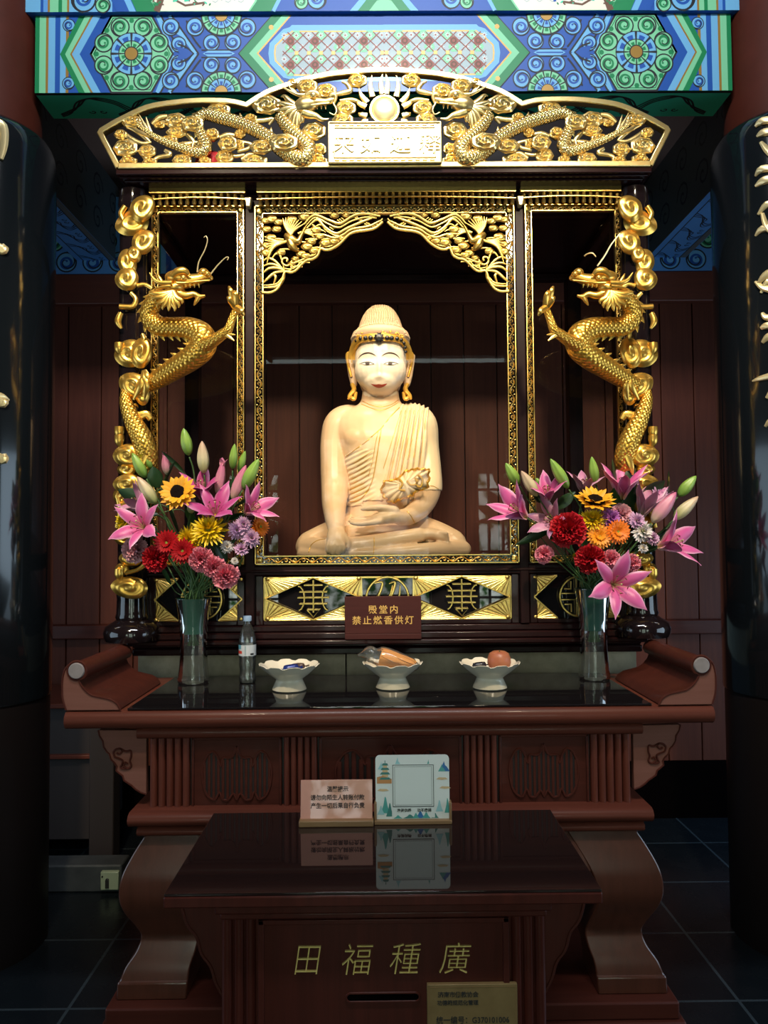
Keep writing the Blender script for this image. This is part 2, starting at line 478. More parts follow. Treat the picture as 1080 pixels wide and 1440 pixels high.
# columns with their wrapped black couplet boards
COLX = ((-1.60, 'left'), (1.672, 'right'))
for cx_, sd in COLX:
    mb = MB().lathe([(.228, .02), (.228, 4.9)], (cx_, 3.06, 0), 48)
    q = MB().lathe([(.279, 0), (.279, .955)], (cx_, 3.06, 0), 64)
    t = struct('column_'+sd, mb, 'column_red', 'round red-brown hall column at the %s of the shrine' % sd)
    obj('column_foot', q, 'column_dark', t)
    bt = thing('couplet_board', 'tall glossy black curved board with gilt calligraphy on the %s column' % sd, 'couplet board', (cx_, 3.06, .955))
    pr = [(.284, .955), (.286, .965), (.286, 3.10)] + [(.286-.055*(1-cos(a)), 3.10+.10*sin(a)) for a in (.3, .6, .9, 1.2, 1.45)]
    obj('board', MB().lathe(pr, (cx_, 3.06, 0), 72), 'lacquer_board', bt)
    D = 2.80
    def stroke3(pts):
        P = []
        for px, py, r in pts:
            # lie on the curved face of the board
            Dd = 2.85
            for _ in range(12):
                p = V(px, py, Dd); dx = max(-.285, min(.285, p.x-cx_)); Dd = .5*Dd+.5*(3.06-math.sqrt(.289**2-dx*dx))
            P.append((cx_+dx, Dd, p.z, r*1.25))
        obj('gilt_stroke', sweep(MB(), P, 4, 8, .7, (0, -1, 0)), 'gold_pale', bt)
    if sd == 'left':
        for y0 in (172, 345, 560, 640):
            h = {172: 52, 345: 6, 560: 8, 640: 5}[y0]
            stroke3([(-12, y0-2, .012), (3, y0+6, .016), (5, y0+h*.6, .014), (1, y0+h, .008)])
            stroke3([(-40, y0, .016), (-20, y0+4, .014), (-3, y0+h*.4, .010)])
            stroke3([(-42, y0+30, .018), (-25, y0+40, .012), (-10, y0+h+8, .006)])
        stroke3([(-10, 555, .012), (3, 558, .010), (13, 563, .003)])
    else:
        for pts in ([(1062, 178, .004), (1072, 170, .012), (1092, 168, .012)], [(1064, 192, .003), (1074, 186, .012), (1094, 184, .013)], [(1070, 200, .006), (1080, 212, .012), (1094, 225, .01)],
                    [(1062, 248, .003), (1071, 238, .012), (1092, 236, .012)], [(1062, 262, .004), (1074, 254, .013), (1090, 250, .012)],
                    [(1066, 302, .004), (1078, 288, .011), (1092, 286, .011)], [(1062, 332, .003), (1072, 322, .011), (1092, 318, .012)], [(1072, 300, .006), (1078, 318, .010), (1090, 330, .009)],
                    [(1064, 402, .003), (1076, 388, .012), (1092, 380, .013)], [(1070, 412, .004), (1080, 396, .010), (1090, 402, .01)], [(1062, 396, .004), (1072, 404, .01), (1086, 408, .01)],
                    [(1072, 440, .005), (1077, 446, .010), (1092, 446, .010)], [(1070, 462, .006), (1078, 458, .011), (1092, 458, .011)], [(1072, 482, .005), (1080, 474, .011), (1090, 470, .01)],
                    [(1058, 536, .003), (1070, 532, .008), (1094, 526, .012)], [(1078, 560, .005), (1086, 550, .010), (1092, 545, .01)], [(1076, 600, .004), (1084, 592, .01), (1095, 590, .01)]):
            stroke3(pts)

# ------------------------------------------------------------------ painted timber
class Paint:
    """flat painted pattern, laid in thin coats over a face"""
    def __init__(s, fn, mats): s.mb = MB(); s.fn = fn; s.mats = mats; s.k = 0
    def c(s, n):
        if n not in s.mats: s.mats.append(n)
        return s.mats.index(n)
    def fill(s, poly, col, lay=1):
        s.k += 2e-6; s.mb.add([s.fn(u, v, lay*.00015+s.k) for u, v in poly], [tuple(range(len(poly)))], s.c(col))
    def line(s, pts, w, col, lay=5, taper=False):
        pts = [Vc((p[0], p[1])) for p in pts]; n = len(pts); vs = []
        for i, p in enumerate(pts):
            T = pts[min(i+1, n-1)]-pts[max(i-1, 0)]
            if T.length < 1e-9: T = Vc((1, 0))
            T.normalize(); q = Vc((-T.y, T.x))*w/2*((1-i/n*.6) if taper else 1)
            vs += [p+q, p-q]
        s.k += 2e-6; s.mb.add([s.fn(a.x, a.y, lay*.00015+s.k) for a in vs], [(2*i, 2*i+1, 2*i+3, 2*i+2) for i in range(n-1)], s.c(col))
    def loop(s, pts, w, col, lay=5): s.line(list(pts)+[pts[0], pts[1]], w, col, lay)
    def disc(s, x, y, r, col, lay=1, n=22, ry=None, a0=0, a1=2*PI):
        s.fill([(x+r*cos(a0+(a1-a0)*i/n), y+(ry or r)*sin(a0+(a1-a0)*i/n)) for i in range(n + (a1-a0 < 6))], col, lay)
    def sector(s, x, y, r0, r1, a0, a1, col, lay, k=6):
        s.fill([(x+r1*cos(a0+(a1-a0)*i/k), y+r1*sin(a0+(a1-a0)*i/k)) for i in range(k+1)] + [(x+r0*cos(a1-(a1-a0)*i/k), y+r0*sin(a1-(a1-a0)*i/k)) for i in range(k+1)], col, lay)
    def curl(s, x, y, r, rot, hue, lay=4, cw=1):
        lo = 'paint_l'+hue; hi = 'paint_'+hue
        s.disc(x, y, r, 'paint_black', lay); s.disc(x, y, r*.86, lo, lay+1)
        dx, dy = cos(rot), sin(rot)
        s.disc(x-dx*r*.10, y-dy*r*.10, r*.62, hi, lay+2)
        s.disc(x-dx*r*.02, y-dy*r*.02, r*.34, lo, lay+3, 14)
        sp = []
        for i in range(23):
            t = i/22; a = rot + cw*t*2.1*PI; q = r*(.98-.86*t)
            sp.append((x+q*cos(a), y+q*sin(a)))
        s.line(sp, r*.17, 'paint_black', lay+4, True)
        s.disc(*sp[-1], r*.11, hi, lay+5, 10)
    def ring(s, x, y, r0, r1, n, hue, lay, ph=0, a0=0, a1=2*PI):
        s.sector(x, y, max(r0-.9, 0), r1+1.3, a0, a1, 'paint_black', lay, 36)
        for i in range(n):
            b0 = a0+(a1-a0)*(i+.08)/n; b1 = a0+(a1-a0)*(i+.92)/n
            s.sector(x, y, r0+.4, r1, b0, b1, 'paint_l'+hue, lay+1)
            e = (b1-b0)*.22
            s.sector(x, y, r0+.4, r0+(r1-r0)*.62, b0+e, b1-e, 'paint_'+hue, lay+2)

BX0, BX1, BZ0, BZ1, BY = -1.356, 1.432, 3.350, 3.665, 3.0
bm_, bs = (BX0+BX1)/2, (BX1-BX0)/980.0
def beam_painter(fn):
    P = Paint(fn, [])
    return P
def half(P, f):
    """u: photograph-like pixels 50..541 on the left half, v 22..128"""
    # end bands
    for a, b_, c in ((50, 56, 'green'), (56, 65, 'lgreen'), (65, 68.5, 'gold'), (68.5, 78, 'lblue'), (78, 85, 'blue'), (85, 93, 'lblue'), (93, 97, 'gold')):
        P.fill([(a, 22), (b_, 22), (b_, 128), (a, 128)], 'paint_'+c, 1)
    P.fill([(97, 22), (541, 22), (541, 128), (97, 128)], 'paint_blue', 1)
    for a in (35, 115): P.curl(97, a, 9, 0, 'blue', 2)
    def chev(x0, w, col, lay, k=.56):
        P.fill([(x0, 75), (x0+k*53, 22), (x0+k*53+w, 22), (x0+w, 75), (x0+k*53+w, 128), (x0+k*53, 128)], 'paint_'+col, lay)
    chev(85, 8.5, 'green', 6, .5); chev(92, 8, 'lgreen', 7, .53); chev(99, 2.6, 'gold', 8); chev(101.4, 11, 'lblue', 7); chev(112, 17, 'blue', 6)
    # big green rosette in its hexagon
    hx = [(128, 75), (157, 22), (213, 22), (243, 75), (213, 128), (157, 128)]
    P.fill(hx, 'paint_lgreen', 6); P.loop(hx, 3, 'paint_black', 8)
    P.loop([(186+(p[0]-186)*.93, 75+(p[1]-75)*.93) for p in hx], 1.4, 'paint_green', 8)
    for i in range(8):
        a = PI*2*(i+.5)/8
        P.curl(185+42*cos(a), 75+40*sin(a), 13.5, a+PI, 'green', 9, 1 if i % 2 else -1)
    for i in range(8):
        a = PI*2*i/8
        P.disc(185+49*cos(a), 75+46*sin(a), 3.5, 'paint_green', 8, 8)
    P.disc(185, 75, 29.5, 'paint_black', 16)
    P.ring(185, 75, 17.5, 28, 8, 'blue', 17); P.ring(185, 75, 9.5, 17, 8, 'green', 20)
    P.disc(185, 75, 9.6, 'paint_black', 23); P.disc(185, 75, 8.4, 'paint_gold', 24)
    # blue field: bands, heart, half rosettes
    for sg in (-1, 1):
        P.line([(243, 75+2*sg), (221, 75+53*sg)], 5, 'paint_lblue', 3)
        P.line([(238, 75+53*sg), (275, 75)], 5, 'paint_lblue', 4); P.line([(241, 75+53*sg), (279, 75)], 2.4, 'paint_black', 5)
        P.line([(226, 75+53*sg), (250, 75+8*sg)], 2.4, 'paint_black', 5)
        P.line([(221, 75+53*sg), (247, 75+30*sg), (262, 75+22*sg)], 3.5, 'paint_lblue', 4)
        P.curl(240, 75+37*sg, 12.5, .6*sg, 'blue', 5, -sg)
        P.curl(251, 75+13*sg, 11, 2.2*sg, 'blue', 8, sg)
    P.fill([(248, 66), (262, 68), (272, 75), (262, 82), (248, 84), (252, 75)], 'paint_blue', 14)
    P.line([(250, 62), (262, 66), (272, 75), (262, 84), (250, 88)], 2.4, 'paint_black', 15)
    for sg in (-1, 1):
        y = 75+53*sg
        for ax, ay, r in ((274, 16, 13), (297, 26, 0), (297, 38, 12), (327, 37, 12), (347, 17, 13)):
            if r: P.curl(ax, y-sg*ay, r, (PI/2)*sg, 'blue', 6, sg if ax > 310 else -sg)
        a0, a1 = (PI, 2*PI) if sg > 0 else (0, PI)
        P.sector(311, y, 0, 29, a0, a1, 'paint_black', 12, 24)
        P.ring(311, y, 19, 27, 7, 'green', 13, 0, a0, a1); P.ring(311, y, 9, 18, 5, 'blue', 16, 0, a0, a1)
        P.sector(311, y, 0, 8.5, a0, a1, 'paint_gold', 19, 12)
        P.line([(262+20*i/6, 75+sg*(46-38*(i/6)**.6)) for i in range(7)], 2.4, 'paint_black', 6)
        P.line([(283, 75+5*sg), (330, 75+5*sg)], 1.6, 'paint_black', 7)
    P.fill([(285, 75), (292, 71), (322, 71), (330, 75), (322, 79), (292, 79)], 'paint_lblue', 8); P.line([(288, 75), (326, 75)], 2, 'paint_blue', 9)
    # green chevrons and the cartouche
    def ch2(x0, w, col, lay):
        P.fill([(x0, 75), (x0+47, 22), (x0+47+w, 22), (x0+w, 75), (x0+47+w, 128), (x0+47, 128)], 'paint_'+col, lay)
    ch2(336, 16, 'green', 9); ch2(334.5, 1.6, 'black', 10); ch2(350, 11, 'lgreen', 10); ch2(360.5, 2.8, 'gold', 11); P.fill([(363, 75), (410, 22), (541, 22), (541, 128), (410, 128)], 'paint_blue', 10)
    for sg in (-1, 1):
        P.disc(381, 75+sg*36, 3.5, 'paint_gold', 12, 8)
    def cart(g, col, lay):
        pts = []
        for i in range(9):
            a = PI/2+PI*i/8
            pts.append((407+(14+g)*cos(a) - (6 if 2 < i < 6 else 0), 75+(26+g)*sin(a)))
        pts = [(541, 75+29+g), (410, 75+29+g)] + pts + [(410, 75-29-g), (541, 75-29-g)]
        P.fill(pts, 'paint_'+col, lay)
    cart(10, 'lblue', 12); cart(2.2, 'gold', 13); cart(0, 'grey', 14)
    for i in range(-1, 10):
        for j in range(4):
            x, y = 399+i*17.2+(j % 2)*8.6, 50.5+j*16.4
            if 396 < x < 545 and (j % 2 or i < 9):
                if (i+j) % 2: P.disc(x, y, 8, 'paint_lgreen', 15, 6)
                for k in range(4):
                    a = PI/4*k; P.line([(x-4*cos(a), y-4*sin(a)), (x+4*cos(a), y+4*sin(a))], .7, 'paint_white', 17)
                P.disc(x, y, 1.3, 'paint_red', 18, 8)
    for i in range(-9, 12):
        x0 = 404+i*17.2
        for sg in (-1, 1):
            p = [(x0, 75-29*sg), (x0+61, 75+29*sg)]
            t0 = max(0, (397-x0)/61); t1 = min(1, (541-x0)/61)
            if t1 > t0: P.line([(x0+61*t, 75-29*sg+58*sg*t) for t in (t0, t1)], 1.3, 'paint_red', 19)
    for i in range(-1, 10):
        for j in (0, 1, 2):
            x, y = 408+i*17.2-(8.6 if j == 1 else 0), 58.7+16.3*j
            if 400 < x < 541:
                if j == 1: P.fill([(x-2.6, y-2.6), (x+2.6, y-2.6), (x+2.6, y+2.6), (x-2.6, y+2.6)], 'paint_gold', 20)
                elif i % 2 == 0: P.disc(x, y, 6, 'paint_red', 20, 14); P.disc(x, y, 4.3, 'paint_brown', 21, 12); P.disc(x, y, 2.2, 'paint_red', 22, 10)
kz = (BZ1-BZ0)/106.0
bmats = ['paint_green']
beam = MB().box(BX0, BX1, BY, BY+.18, BZ0, BZ1)
P = Paint(None, bmats); P.mb = beam
for sg in (1, -1):
    P.fn = lambda u, v, l, sg=sg: (bm_ + sg*(u-540)*bs*(1 if True else 1), BY-l-.0004, BZ0+(128-v)*kz)
    half(P, None)
# dark lip and the green underside with its wave scrolls
P.fn = lambda u, v, l: (u, BY+.0+v, BZ0-.0004-l)
P.fill([(BX0, 0), (BX1, 0), (BX1, .012), (BX0, .012)], 'paint_black', 1)
P.fill([(BX0, .012), (BX1, .012), (BX1, .18), (BX0, .18)], 'paint_teal', 1)
for sg in (1, -1):
    for k in range(6):
        x0 = bm_+sg*(1.35-.24*k)
        for d in (0, .022, .044):
            P.line([q[:2] for q in cr([(x0, .165-d*.4), (x0-sg*(.05+d), .135-d), (x0-sg*(.10+d), .06-d*.5), (x0-sg*.18, .03+d*.3), (x0-sg*.25, .05+d*.6), (x0-sg*.30, .10+d*.9), (x0-sg*.36, .16)], 5)], .0075, 'paint_black', 3)
        for cc in (-.02, .02):
            P.line([(x0-sg*(.16+cc+(1 if cc > 0 else -1)*.016*(1-t/12)*cos(t*.55)), .13+.014*(1-t/12)*sin(t*.55)) for t in range(12)], .006, 'paint_black', 3)
# the beam above, only its lowest strip shows
ub = thing('painted_beam', 'painted blue and green lintel beam with rosettes and a lattice cartouche above the shrine', 'beam', (bm_, BY, BZ0))
tag(ub, kind='structure')
obj('painted_face', beam, bmats, ub, smooth=0, recalc=False)
umats = ['paint_blue']
ubm = MB().box(-1.62, 1.70, BY-.02, BY+.2, BZ1+.002, BZ1+.40)
P = Paint(None, umats); P.mb = ubm
for sg in (1, -1):
    P.fn = lambda u, v, l, sg=sg: (bm_ + sg*(u-540)*bs, BY-.0204-l, BZ1+.002+(22-v)*kz)
    for a, c, g in ((0, 28, 'blue'), (28, 60, 'lblue'), (60, 64, 'blue'), (64, 70, 'navy'), (70, 73, 'gold'), (73, 85, 'lgreen'), (85, 90, 'green'), (90, 97, 'lgreen'), (97, 100, 'gold'), (100, 160, 'lblue')):
        P.fill([(a, -100), (c, -100), (c, 22), (a, 22)], 'paint_'+g, 1)
    P.curl(120, 5, 18, PI/2, 'blue', 3); P.curl(147, 13, 11, PI/2, 'green', 3, -1)
    for a, w, g in ((128, 40, 'blue'), (146, 9, 'lblue'), (156, 34, 'green'), (184, 12, 'lgreen')):
        P.fill([(a, -60), (a+w, -60), (a+w+38, 22), (a+38, 22)], 'paint_'+g, 9)
    P.fill([(206, -100), (390, -100), (390, 22), (206, 22)], 'paint_green', 9)
    P.fill([(206, -100), (216, -10), (212, 4), (222, 22), (352, 22), (362, 8), (366, -100)], 'paint_lgreen', 10)
    P.fill([(212, -100), (222, -10), (217, 5), (228, 21.5), (350, 21.5), (359, 8), (362, -100)], 'paint_cream', 11)
    P.line([(222, 22), (228, 5), (236, -14)], 9, 'paint_brown', 12)
    random.seed(3)
    for k in range(60):
        x = random.uniform(246, 300) if k < 42 else random.uniform(212, 226); y = random.uniform(-14, 12) if k < 42 else random.uniform(-10, 16)
        a = random.uniform(0, 2*PI); P.line([(x, y), (x+7*cos(a), y+3*sin(a))], 2, random.choice(['paint_green', 'paint_teal', 'paint_green', 'paint_brown']), 13+k % 3)
    P.line([(240, 2), (262, 14), (290, 10)], 3, 'paint_brown', 13)
    if sg < 0: P.line([(300, 10), (306, -14)], 4, 'paint_blue', 14)
    for k in range(5): P.line([(300+9*k, 8-3*(k % 2)), (304+9*k, 10-3*(k % 2)), (308+9*k, 7-3*(k % 2))], 1, 'paint_grey', 13)
    P.fill([(362, -30), (372, 22), (385, 22), (420, -30)], 'paint_green', 12)
    P.fill([(410, -30), (382, 22), (541, 22), (541, -30)], 'paint_blue', 12); P.line([(385, 22), (412, -30)], 5, 'paint_lblue', 13)
    P.curl(424, 10, 10, PI/2, 'green', 14); P.curl(446, 6, 14, PI/2, 'blue', 14, -1)
    P.fill([(492, 22), (541, 22), (541, -10), (520, -10)], 'paint_lblue', 14); P.fill([(503, 22), (541, 22), (541, -4), (524, -4)], 'paint_green', 15)
    P.fill([(519, 22), (541, 22), (541, 6), (530, 8)], 'paint_lgreen', 16)
t2 = thing('painted_beam', 'upper painted beam with two cream scenic panels, cut off by the top of the picture', 'beam', (bm_, BY, BZ1))
tag(t2, kind='structure')
obj('painted_face', ubm, umats, t2, smooth=0, recalc=False)

# side beams running from the columns to the back wall, and the painted frieze on that wall
for sg, sd in ((-1, 'left'), (1, 'right')):
    x0, x1 = (CX+sg*1.53, CX+sg*1.75)
    lo, hi = min(x0, x1), max(x0, x1)
    sm = ['paint_slate']
    mb = MB().box(lo, hi, 3.2, YB, 3.18, 3.62)
    P = Paint(lambda u, v, l: (u, v, 3.18-.0004-l), sm); P.mb = mb
    P.fill([(lo, 3.2), (hi, 3.2), (hi, YB), (lo, YB)], 'paint_navy', 1)
    for xx in (lo+.018, hi-.018): P.fill([(xx-.016, 3.2), (xx+.016, 3.2), (xx+.016, YB), (xx-.016, YB)], 'paint_slate' if xx > lo+.1 else 'paint_navy', 2); P.line([(xx+(.018 if xx < (lo+hi)/2 else -.018), 3.2), (xx+(.018 if xx < (lo+hi)/2 else -.018), YB)], .006, 'paint_black', 3)
    for k in range(7):
        y0 = 3.25+k*.17
        for d in (0, .018, .036):
            P.line([q[:2] for q in cr([(lo+.04, y0+d), (lo+.08+d, y0+.03+d), (lo+.11, y0+.10+d*.5), (lo+.15-d*.5, y0+.13+d), (hi-.04, y0+.10+d)], 5)], .006, 'paint_black', 3)
        for cc in (0, .03):
            P.line([(lo+.15+.014*(1-t/12)*cos(t*.6), y0+.04+cc+.014*(1-t/12)*sin(t*.6)) for t in range(12)], .005, 'paint_black', 3)
    xi = hi if sg < 0 else lo
    P.fn = lambda u, v, l: (xi-sg*(l+.0004), u, v)
    for k in range(5):
        for j in range(2):
            P.curl(3.35+.24*k, 3.30+.18*j, .075, j*PI, 'grey' if False else 'blue', 2) if False else None
            P.line([(3.35+.24*k+.08*(1-t/16)*cos(t*.6), 3.30+.18*j+.08*(1-t/16)*sin(t*.6)) for t in range(16)], .012, 'paint_grey' if False else 'paint_black', 3)
    t3 = thing('side_beam', 'dim painted side beam running back from the %s column to the board wall' % sd, 'beam', ((lo+hi)/2, 3.8, 3.18))
    tag(t3, kind='structure'); obj('painted_face', mb, sm, t3, smooth=0, recalc=False)
fm = ['paint_navy']
mb = MB().box(-3.3, 3.4, YB-.045, YB+.01, 3.102, 3.55)
P = Paint(lambda u, v, l: (u, YB-.0454-l, v), fm); P.mb = mb
for sg in (-1, 1):
    for k in range(8):
        x = CX+sg*(1.36+.15*k)
        P.curl(x, 3.17, .06, PI/2, 'blue', 2, sg); P.curl(x+.07*sg, 3.29, .06, PI/2, 'green' if k % 2 else 'blue', 8, -sg)
for sg in (-1, 1):
    x = CX+sg*1.33
    for a, c in ((0, 'lgreen'), (.03, 'green'), (.06, 'lblue'), (.09, 'blue')):
        P.fill([(x-sg*a, 3.102), (x-sg*(a+.03), 3.102), (x-sg*(a+.03), 3.55), (x-sg*a, 3.55)], 'paint_'+c, 14)
struct('trim_3', mb, fm, 'painted frieze of blue and green scrolls above the board wall', smooth=0, recalc=False)

# dim cupboard ledges, plinth and floor socket by the left wall
lc = thing('low_cabinet', 'dark low cabinet with pale ledges standing in the shadow behind the left column', 'cabinet', (-1.85, 3.95, 0))
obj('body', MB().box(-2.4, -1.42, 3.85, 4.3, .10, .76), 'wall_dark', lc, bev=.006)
obj('top_ledge', MB().box(-2.44, -1.39, 3.80, 4.32, .75, .775), 'table_wood', lc, bev=.004)
obj('middle_ledge', MB().box(-2.42, -1.40, 3.82, 3.86, .50, .52), 'table_wood', lc, bev=.004)
obj('upright_post', MB().box(-1.42, -1.30, 3.80, 3.90, 0, .80), 'wall_dark', lc, bev=.006)
pl = tag(obj('stone_kerb', MB().box(-2.1, -1.16, 3.50, 3.62, 0, .12), 'kerb_stone', loc=(-1.6, 3.56, 0), bev=.008), 'low grey stone kerb on the floor behind the left column', 'kerb')
so = thing('power_socket', 'small pale green power socket beside the left leg of the altar table', 'socket', (-1.205, 3.485, .02))
obj('socket_plate', MB().box(-1.245, -1.165, 3.475, 3.50, .02, .10), 'socket', so, bev=.004)
obj('socket_hole', MB().box(-1.222, -1.206, 3.470, 3.476, .03, .065).ell((-1.214, 3.474, .065), (.008, .004, .008)).ell((-1.236, 3.474, .08), (.004, .003, .004)), 'ink', so)
# ------------------------------------------------------------------ the shrine
SY = 3.0                         # its front
sh = thing('shrine_cabinet', 'tall black lacquer and gilt shrine cabinet with carved dragon crest and glass front', 'shrine', (CX, SY, 1.112))
def part(name, mb, m, p=sh, **k): return obj(name, mb, m, p, **k)
Zs = lambda py: ZZ(py, SY)
HB = 1.005                       # half width of the body
YK = 3.92
tag(obj('stone_plinth', MB().box(CX-1.0, CX-.17, 3.10, 4.0, .95, 1.108).box(CX-.165, CX+.45, 3.10, 4.0, .95, 1.108).box(CX+.455, CX+1.0, 3.10, 4.0, .95, 1.108).box(CX-.76, CX+.76, 3.14, 3.98, 0, .95, 1), ['stone', 'kerb_stone'], loc=(CX, 3.5, 0), bev=.004),
    'grey stone block plinth under the shrine, seen just above the altar table', 'plinth')
bs_ = MB()
for z0, z1, y in ((1.112, 1.140, 3.04), (1.140, 1.158, 3.05), (1.158, 1.178, 2.968), (1.178, 1.205, 2.985), (1.205, 1.232, 2.995)):
    bs_.box(CX-HB, CX+HB, y, YK, z0, z1)
part('base_moulding', bs_, 'shrine_wood', bev=.006)
fr = MB()
XI = [(.516, .552), (-.552, -.516)]
for a, b_ in XI: fr.box(CX+a, CX+b_, SY-.01, SY+.04, 1.232, 2.905)
for sg in (-1, 1): fr.box(CX+sg*.965-.045, CX+sg*.965+.045, SY+.012, SY+.09, 1.232, 2.905)
for sg in (-1, 1): fr.box(CX+sg*.97-.035, CX+sg*.97+.035, YK-.07, YK, 1.232, 2.905)
fr.box(CX-HB, CX+HB, SY-.006, SY+.05, 1.425, 1.462); fr.box(CX-HB, CX+HB, SY-.012, SY+.05, 1.436, 1.447)
fr.box(CX-HB, CX+HB, SY, SY+.05, 2.885, 2.915)
fr.box(CX-HB, CX+HB, YK-.06, YK, 1.40, 1.47); fr.box(CX-HB, CX+HB, YK-.06, YK, 2.885, 2.915)
for sg in (-1, 1):
    fr.box(CX+sg*.97-.025, CX+sg*.97+.025, SY+.05, YK-.05, 1.40, 1.47); fr.box(CX+sg*.97-.025, CX+sg*.97+.025, SY+.05, YK-.05, 2.885, 2.915)
part('frame', fr, 'shrine_wood_v', bev=.004)
part('floor_board', MB().box(CX-HB+.02, CX+HB-.02, SY+.045, YK-.03, 1.44, 1.470), 'shrine_wood', bev=.003)
part('roof_board', MB().box(CX-HB, CX+HB, SY-.0, YK, 2.916, 2.935), 'shrine_wood', bev=.003)
cn = MB()
zc = ZZ(254.5, 2.905)
for z0, z1, y, w in ((zc, zc+.006, 2.905, 1.0), (zc+.006, zc+.012, 2.885, 1.012), (zc+.012, 2.974, 2.868, 1.02)):
    cn.box(CX-w, CX+w, y, SY+.06, z0, z1)
part('cornice', cn, 'shrine_wood', bev=.004)
# gilt baluster frieze under the cornice, one run per bay
for x0, x1 in ((-.92, -.545), (-.50, .516), (.535, .93)):
    g = MB(); zt = ZZ(255, 2.955); n = int((x1-x0)/.0255); kb = (zt-ZZ(284, 2.955))/.094
    g.box(CX+x0, CX+x1, 2.955, 2.985, zt-.048*kb, zt-.001); g.box(CX+x0, CX+x1, 2.948, 2.985, zt-.022*kb, zt-.017*kb)
    for i in range(n):
        u = (i+.5)/n; x = CX+x0+(x1-x0)*u; dz = -.008*abs(2*u-1)**2
        g.lathe([(a_, zt+b_*kb+(dz if b_ < -.04 else 0)) for a_, b_ in ((.0065, -.094), (.0085, -.088), (.0085, -.080), (.006, -.074), (.0078, -.056), (.007, -.047))], (x, 2.968, 0), 8)
    g.tube([(CX+x0+(x1-x0)*i/12, 2.962, zt-.066*kb-.008*abs(i/6-1)**2) for i in range(13)], .0035, 6)
    part('baluster_frieze', g, 'gold_frame')
for sg in (-1, 1):
    part('hanging_knob', MB().prism([(CX+sg*.534-.014, 2.905), (CX+sg*.534+.014, 2.905), (CX+sg*.534+.007, 2.868), (CX+sg*.534-.007, 2.868)], SY-.045, SY-.012), 'gold_pale', bev=.003)

def rinceau(mb, p0, p1, w, y, r=.0021):
    """running vine scroll between two rails"""
    p0 = Vc(p0); p1 = Vc(p1); T = (p1-p0); Lh = T.length; T.normalize(); Nn = Vc((-T.z, 0, T.x))
    n = max(2, round(Lh/(w*1.15)))
    pts = []
    for i in range(n*8+1):
        t = i/(n*8)
        q = p0+T*(Lh*t)+Nn*(w*.30*sin(PI*n*t)); pts.append((q.x, y, q.z))
    mb.tube(pts, r*1.15, 5, 1, (0, -1, 0))
    for i in range(n):
        s = 1 if i % 2 == 0 else -1
        c = p0+T*(Lh*(i+.5)/n) - Nn*(s*w*.06)
        a0 = math.atan2(T.z, T.x)
        sp = []
        for k in range(11):
            t = k/10; a = a0+s*(PI*.9-t*1.9*PI); rr = w*.30*(1-.8*t)
            sp.append((c.x+rr*cos(a), y-.002, c.z+rr*sin(a)))
        mb.tube(sp, [r*1.2]*9+[r*1.9, r*1.6], 5, 1, (0, -1, 0))
        for sg in (-1, 1):
            e = p0+T*(Lh*(i+.5+.42*sg)/n)-Nn*(s*w*.28)
            mb.ell((e.x, y, e.z), (w*.13, .003, w*.09), 6, 4)
def gilt_border(x0, x1, z0, z1, w, y):
    g = MB()
    for a, b_ in ((0, .0035), (w-.0035, w)):
        g.box(x0+a, x0+b_, y-.010, y+.006, z0+a, z1-a); g.box(x1-b_, x1-a, y-.010, y+.006, z0+a, z1-a)
        g.box(x0+a, x1-a, y-.010, y+.006, z0+a, z0+b_); g.box(x0+a, x1-a, y-.010, y+.006, z1-b_, z1-a)
    m = w/2
    for p0, p1 in (((x0+m, 0, z0+w), (x0+m, 0, z1-w)), ((x1-m, 0, z0+w), (x1-m, 0, z1-w)), ((x0+w, 0, z0+m), (x1-w, 0, z0+m)), ((x0+w, 0, z1-m), (x1-w, 0, z1-m))):
        rinceau(g, p0, p1, w-.004, y-.002)
    for cx_, cz in ((x0+m, z0+m), (x1-m, z0+m), (x0+m, z1-m), (x1-m, z1-m)): g.cloud((cx_, y, cz), m*.8, m*.8, .004, 4, 1, nr=3, nt=16)
    return g
BAYS = ((-.918, -.555, .027), (-.513, .513, .034), (.555, .938, .027))
for i, (a, b_, w) in enumerate(BAYS):
    part('gilt_border', gilt_border(CX+a, CX+b_, 1.468, 2.884, w, SY-.006), 'gold_frame')
    part('border_backing', MB().box(CX+a, CX+a+w, SY+.004, SY+.009, 1.468, 2.884).box(CX+b_-w, CX+b_, SY+.004, SY+.009, 1.468, 2.884).box(CX+a+w, CX+b_-w, SY+.004, SY+.009, 1.468, 1.468+w).box(CX+a+w, CX+b_-w, SY+.004, SY+.009, 2.884-w, 2.884), 'lacquer')
    part('glass_pane', MB().grid(lambda u, v: (CX+a+.01+(b_-a-.02)*u, SY+.02, 1.473+1.405*v), 1, 1), 'pane_glass', smooth=0)
for sg in (-1, 1):
    part('glass_pane', MB().grid(lambda u, v: (CX+sg*.97, SY+.06+(YK-SY-.12)*u, 1.47+1.41*v), 1, 1), 'pane_glass', smooth=0)

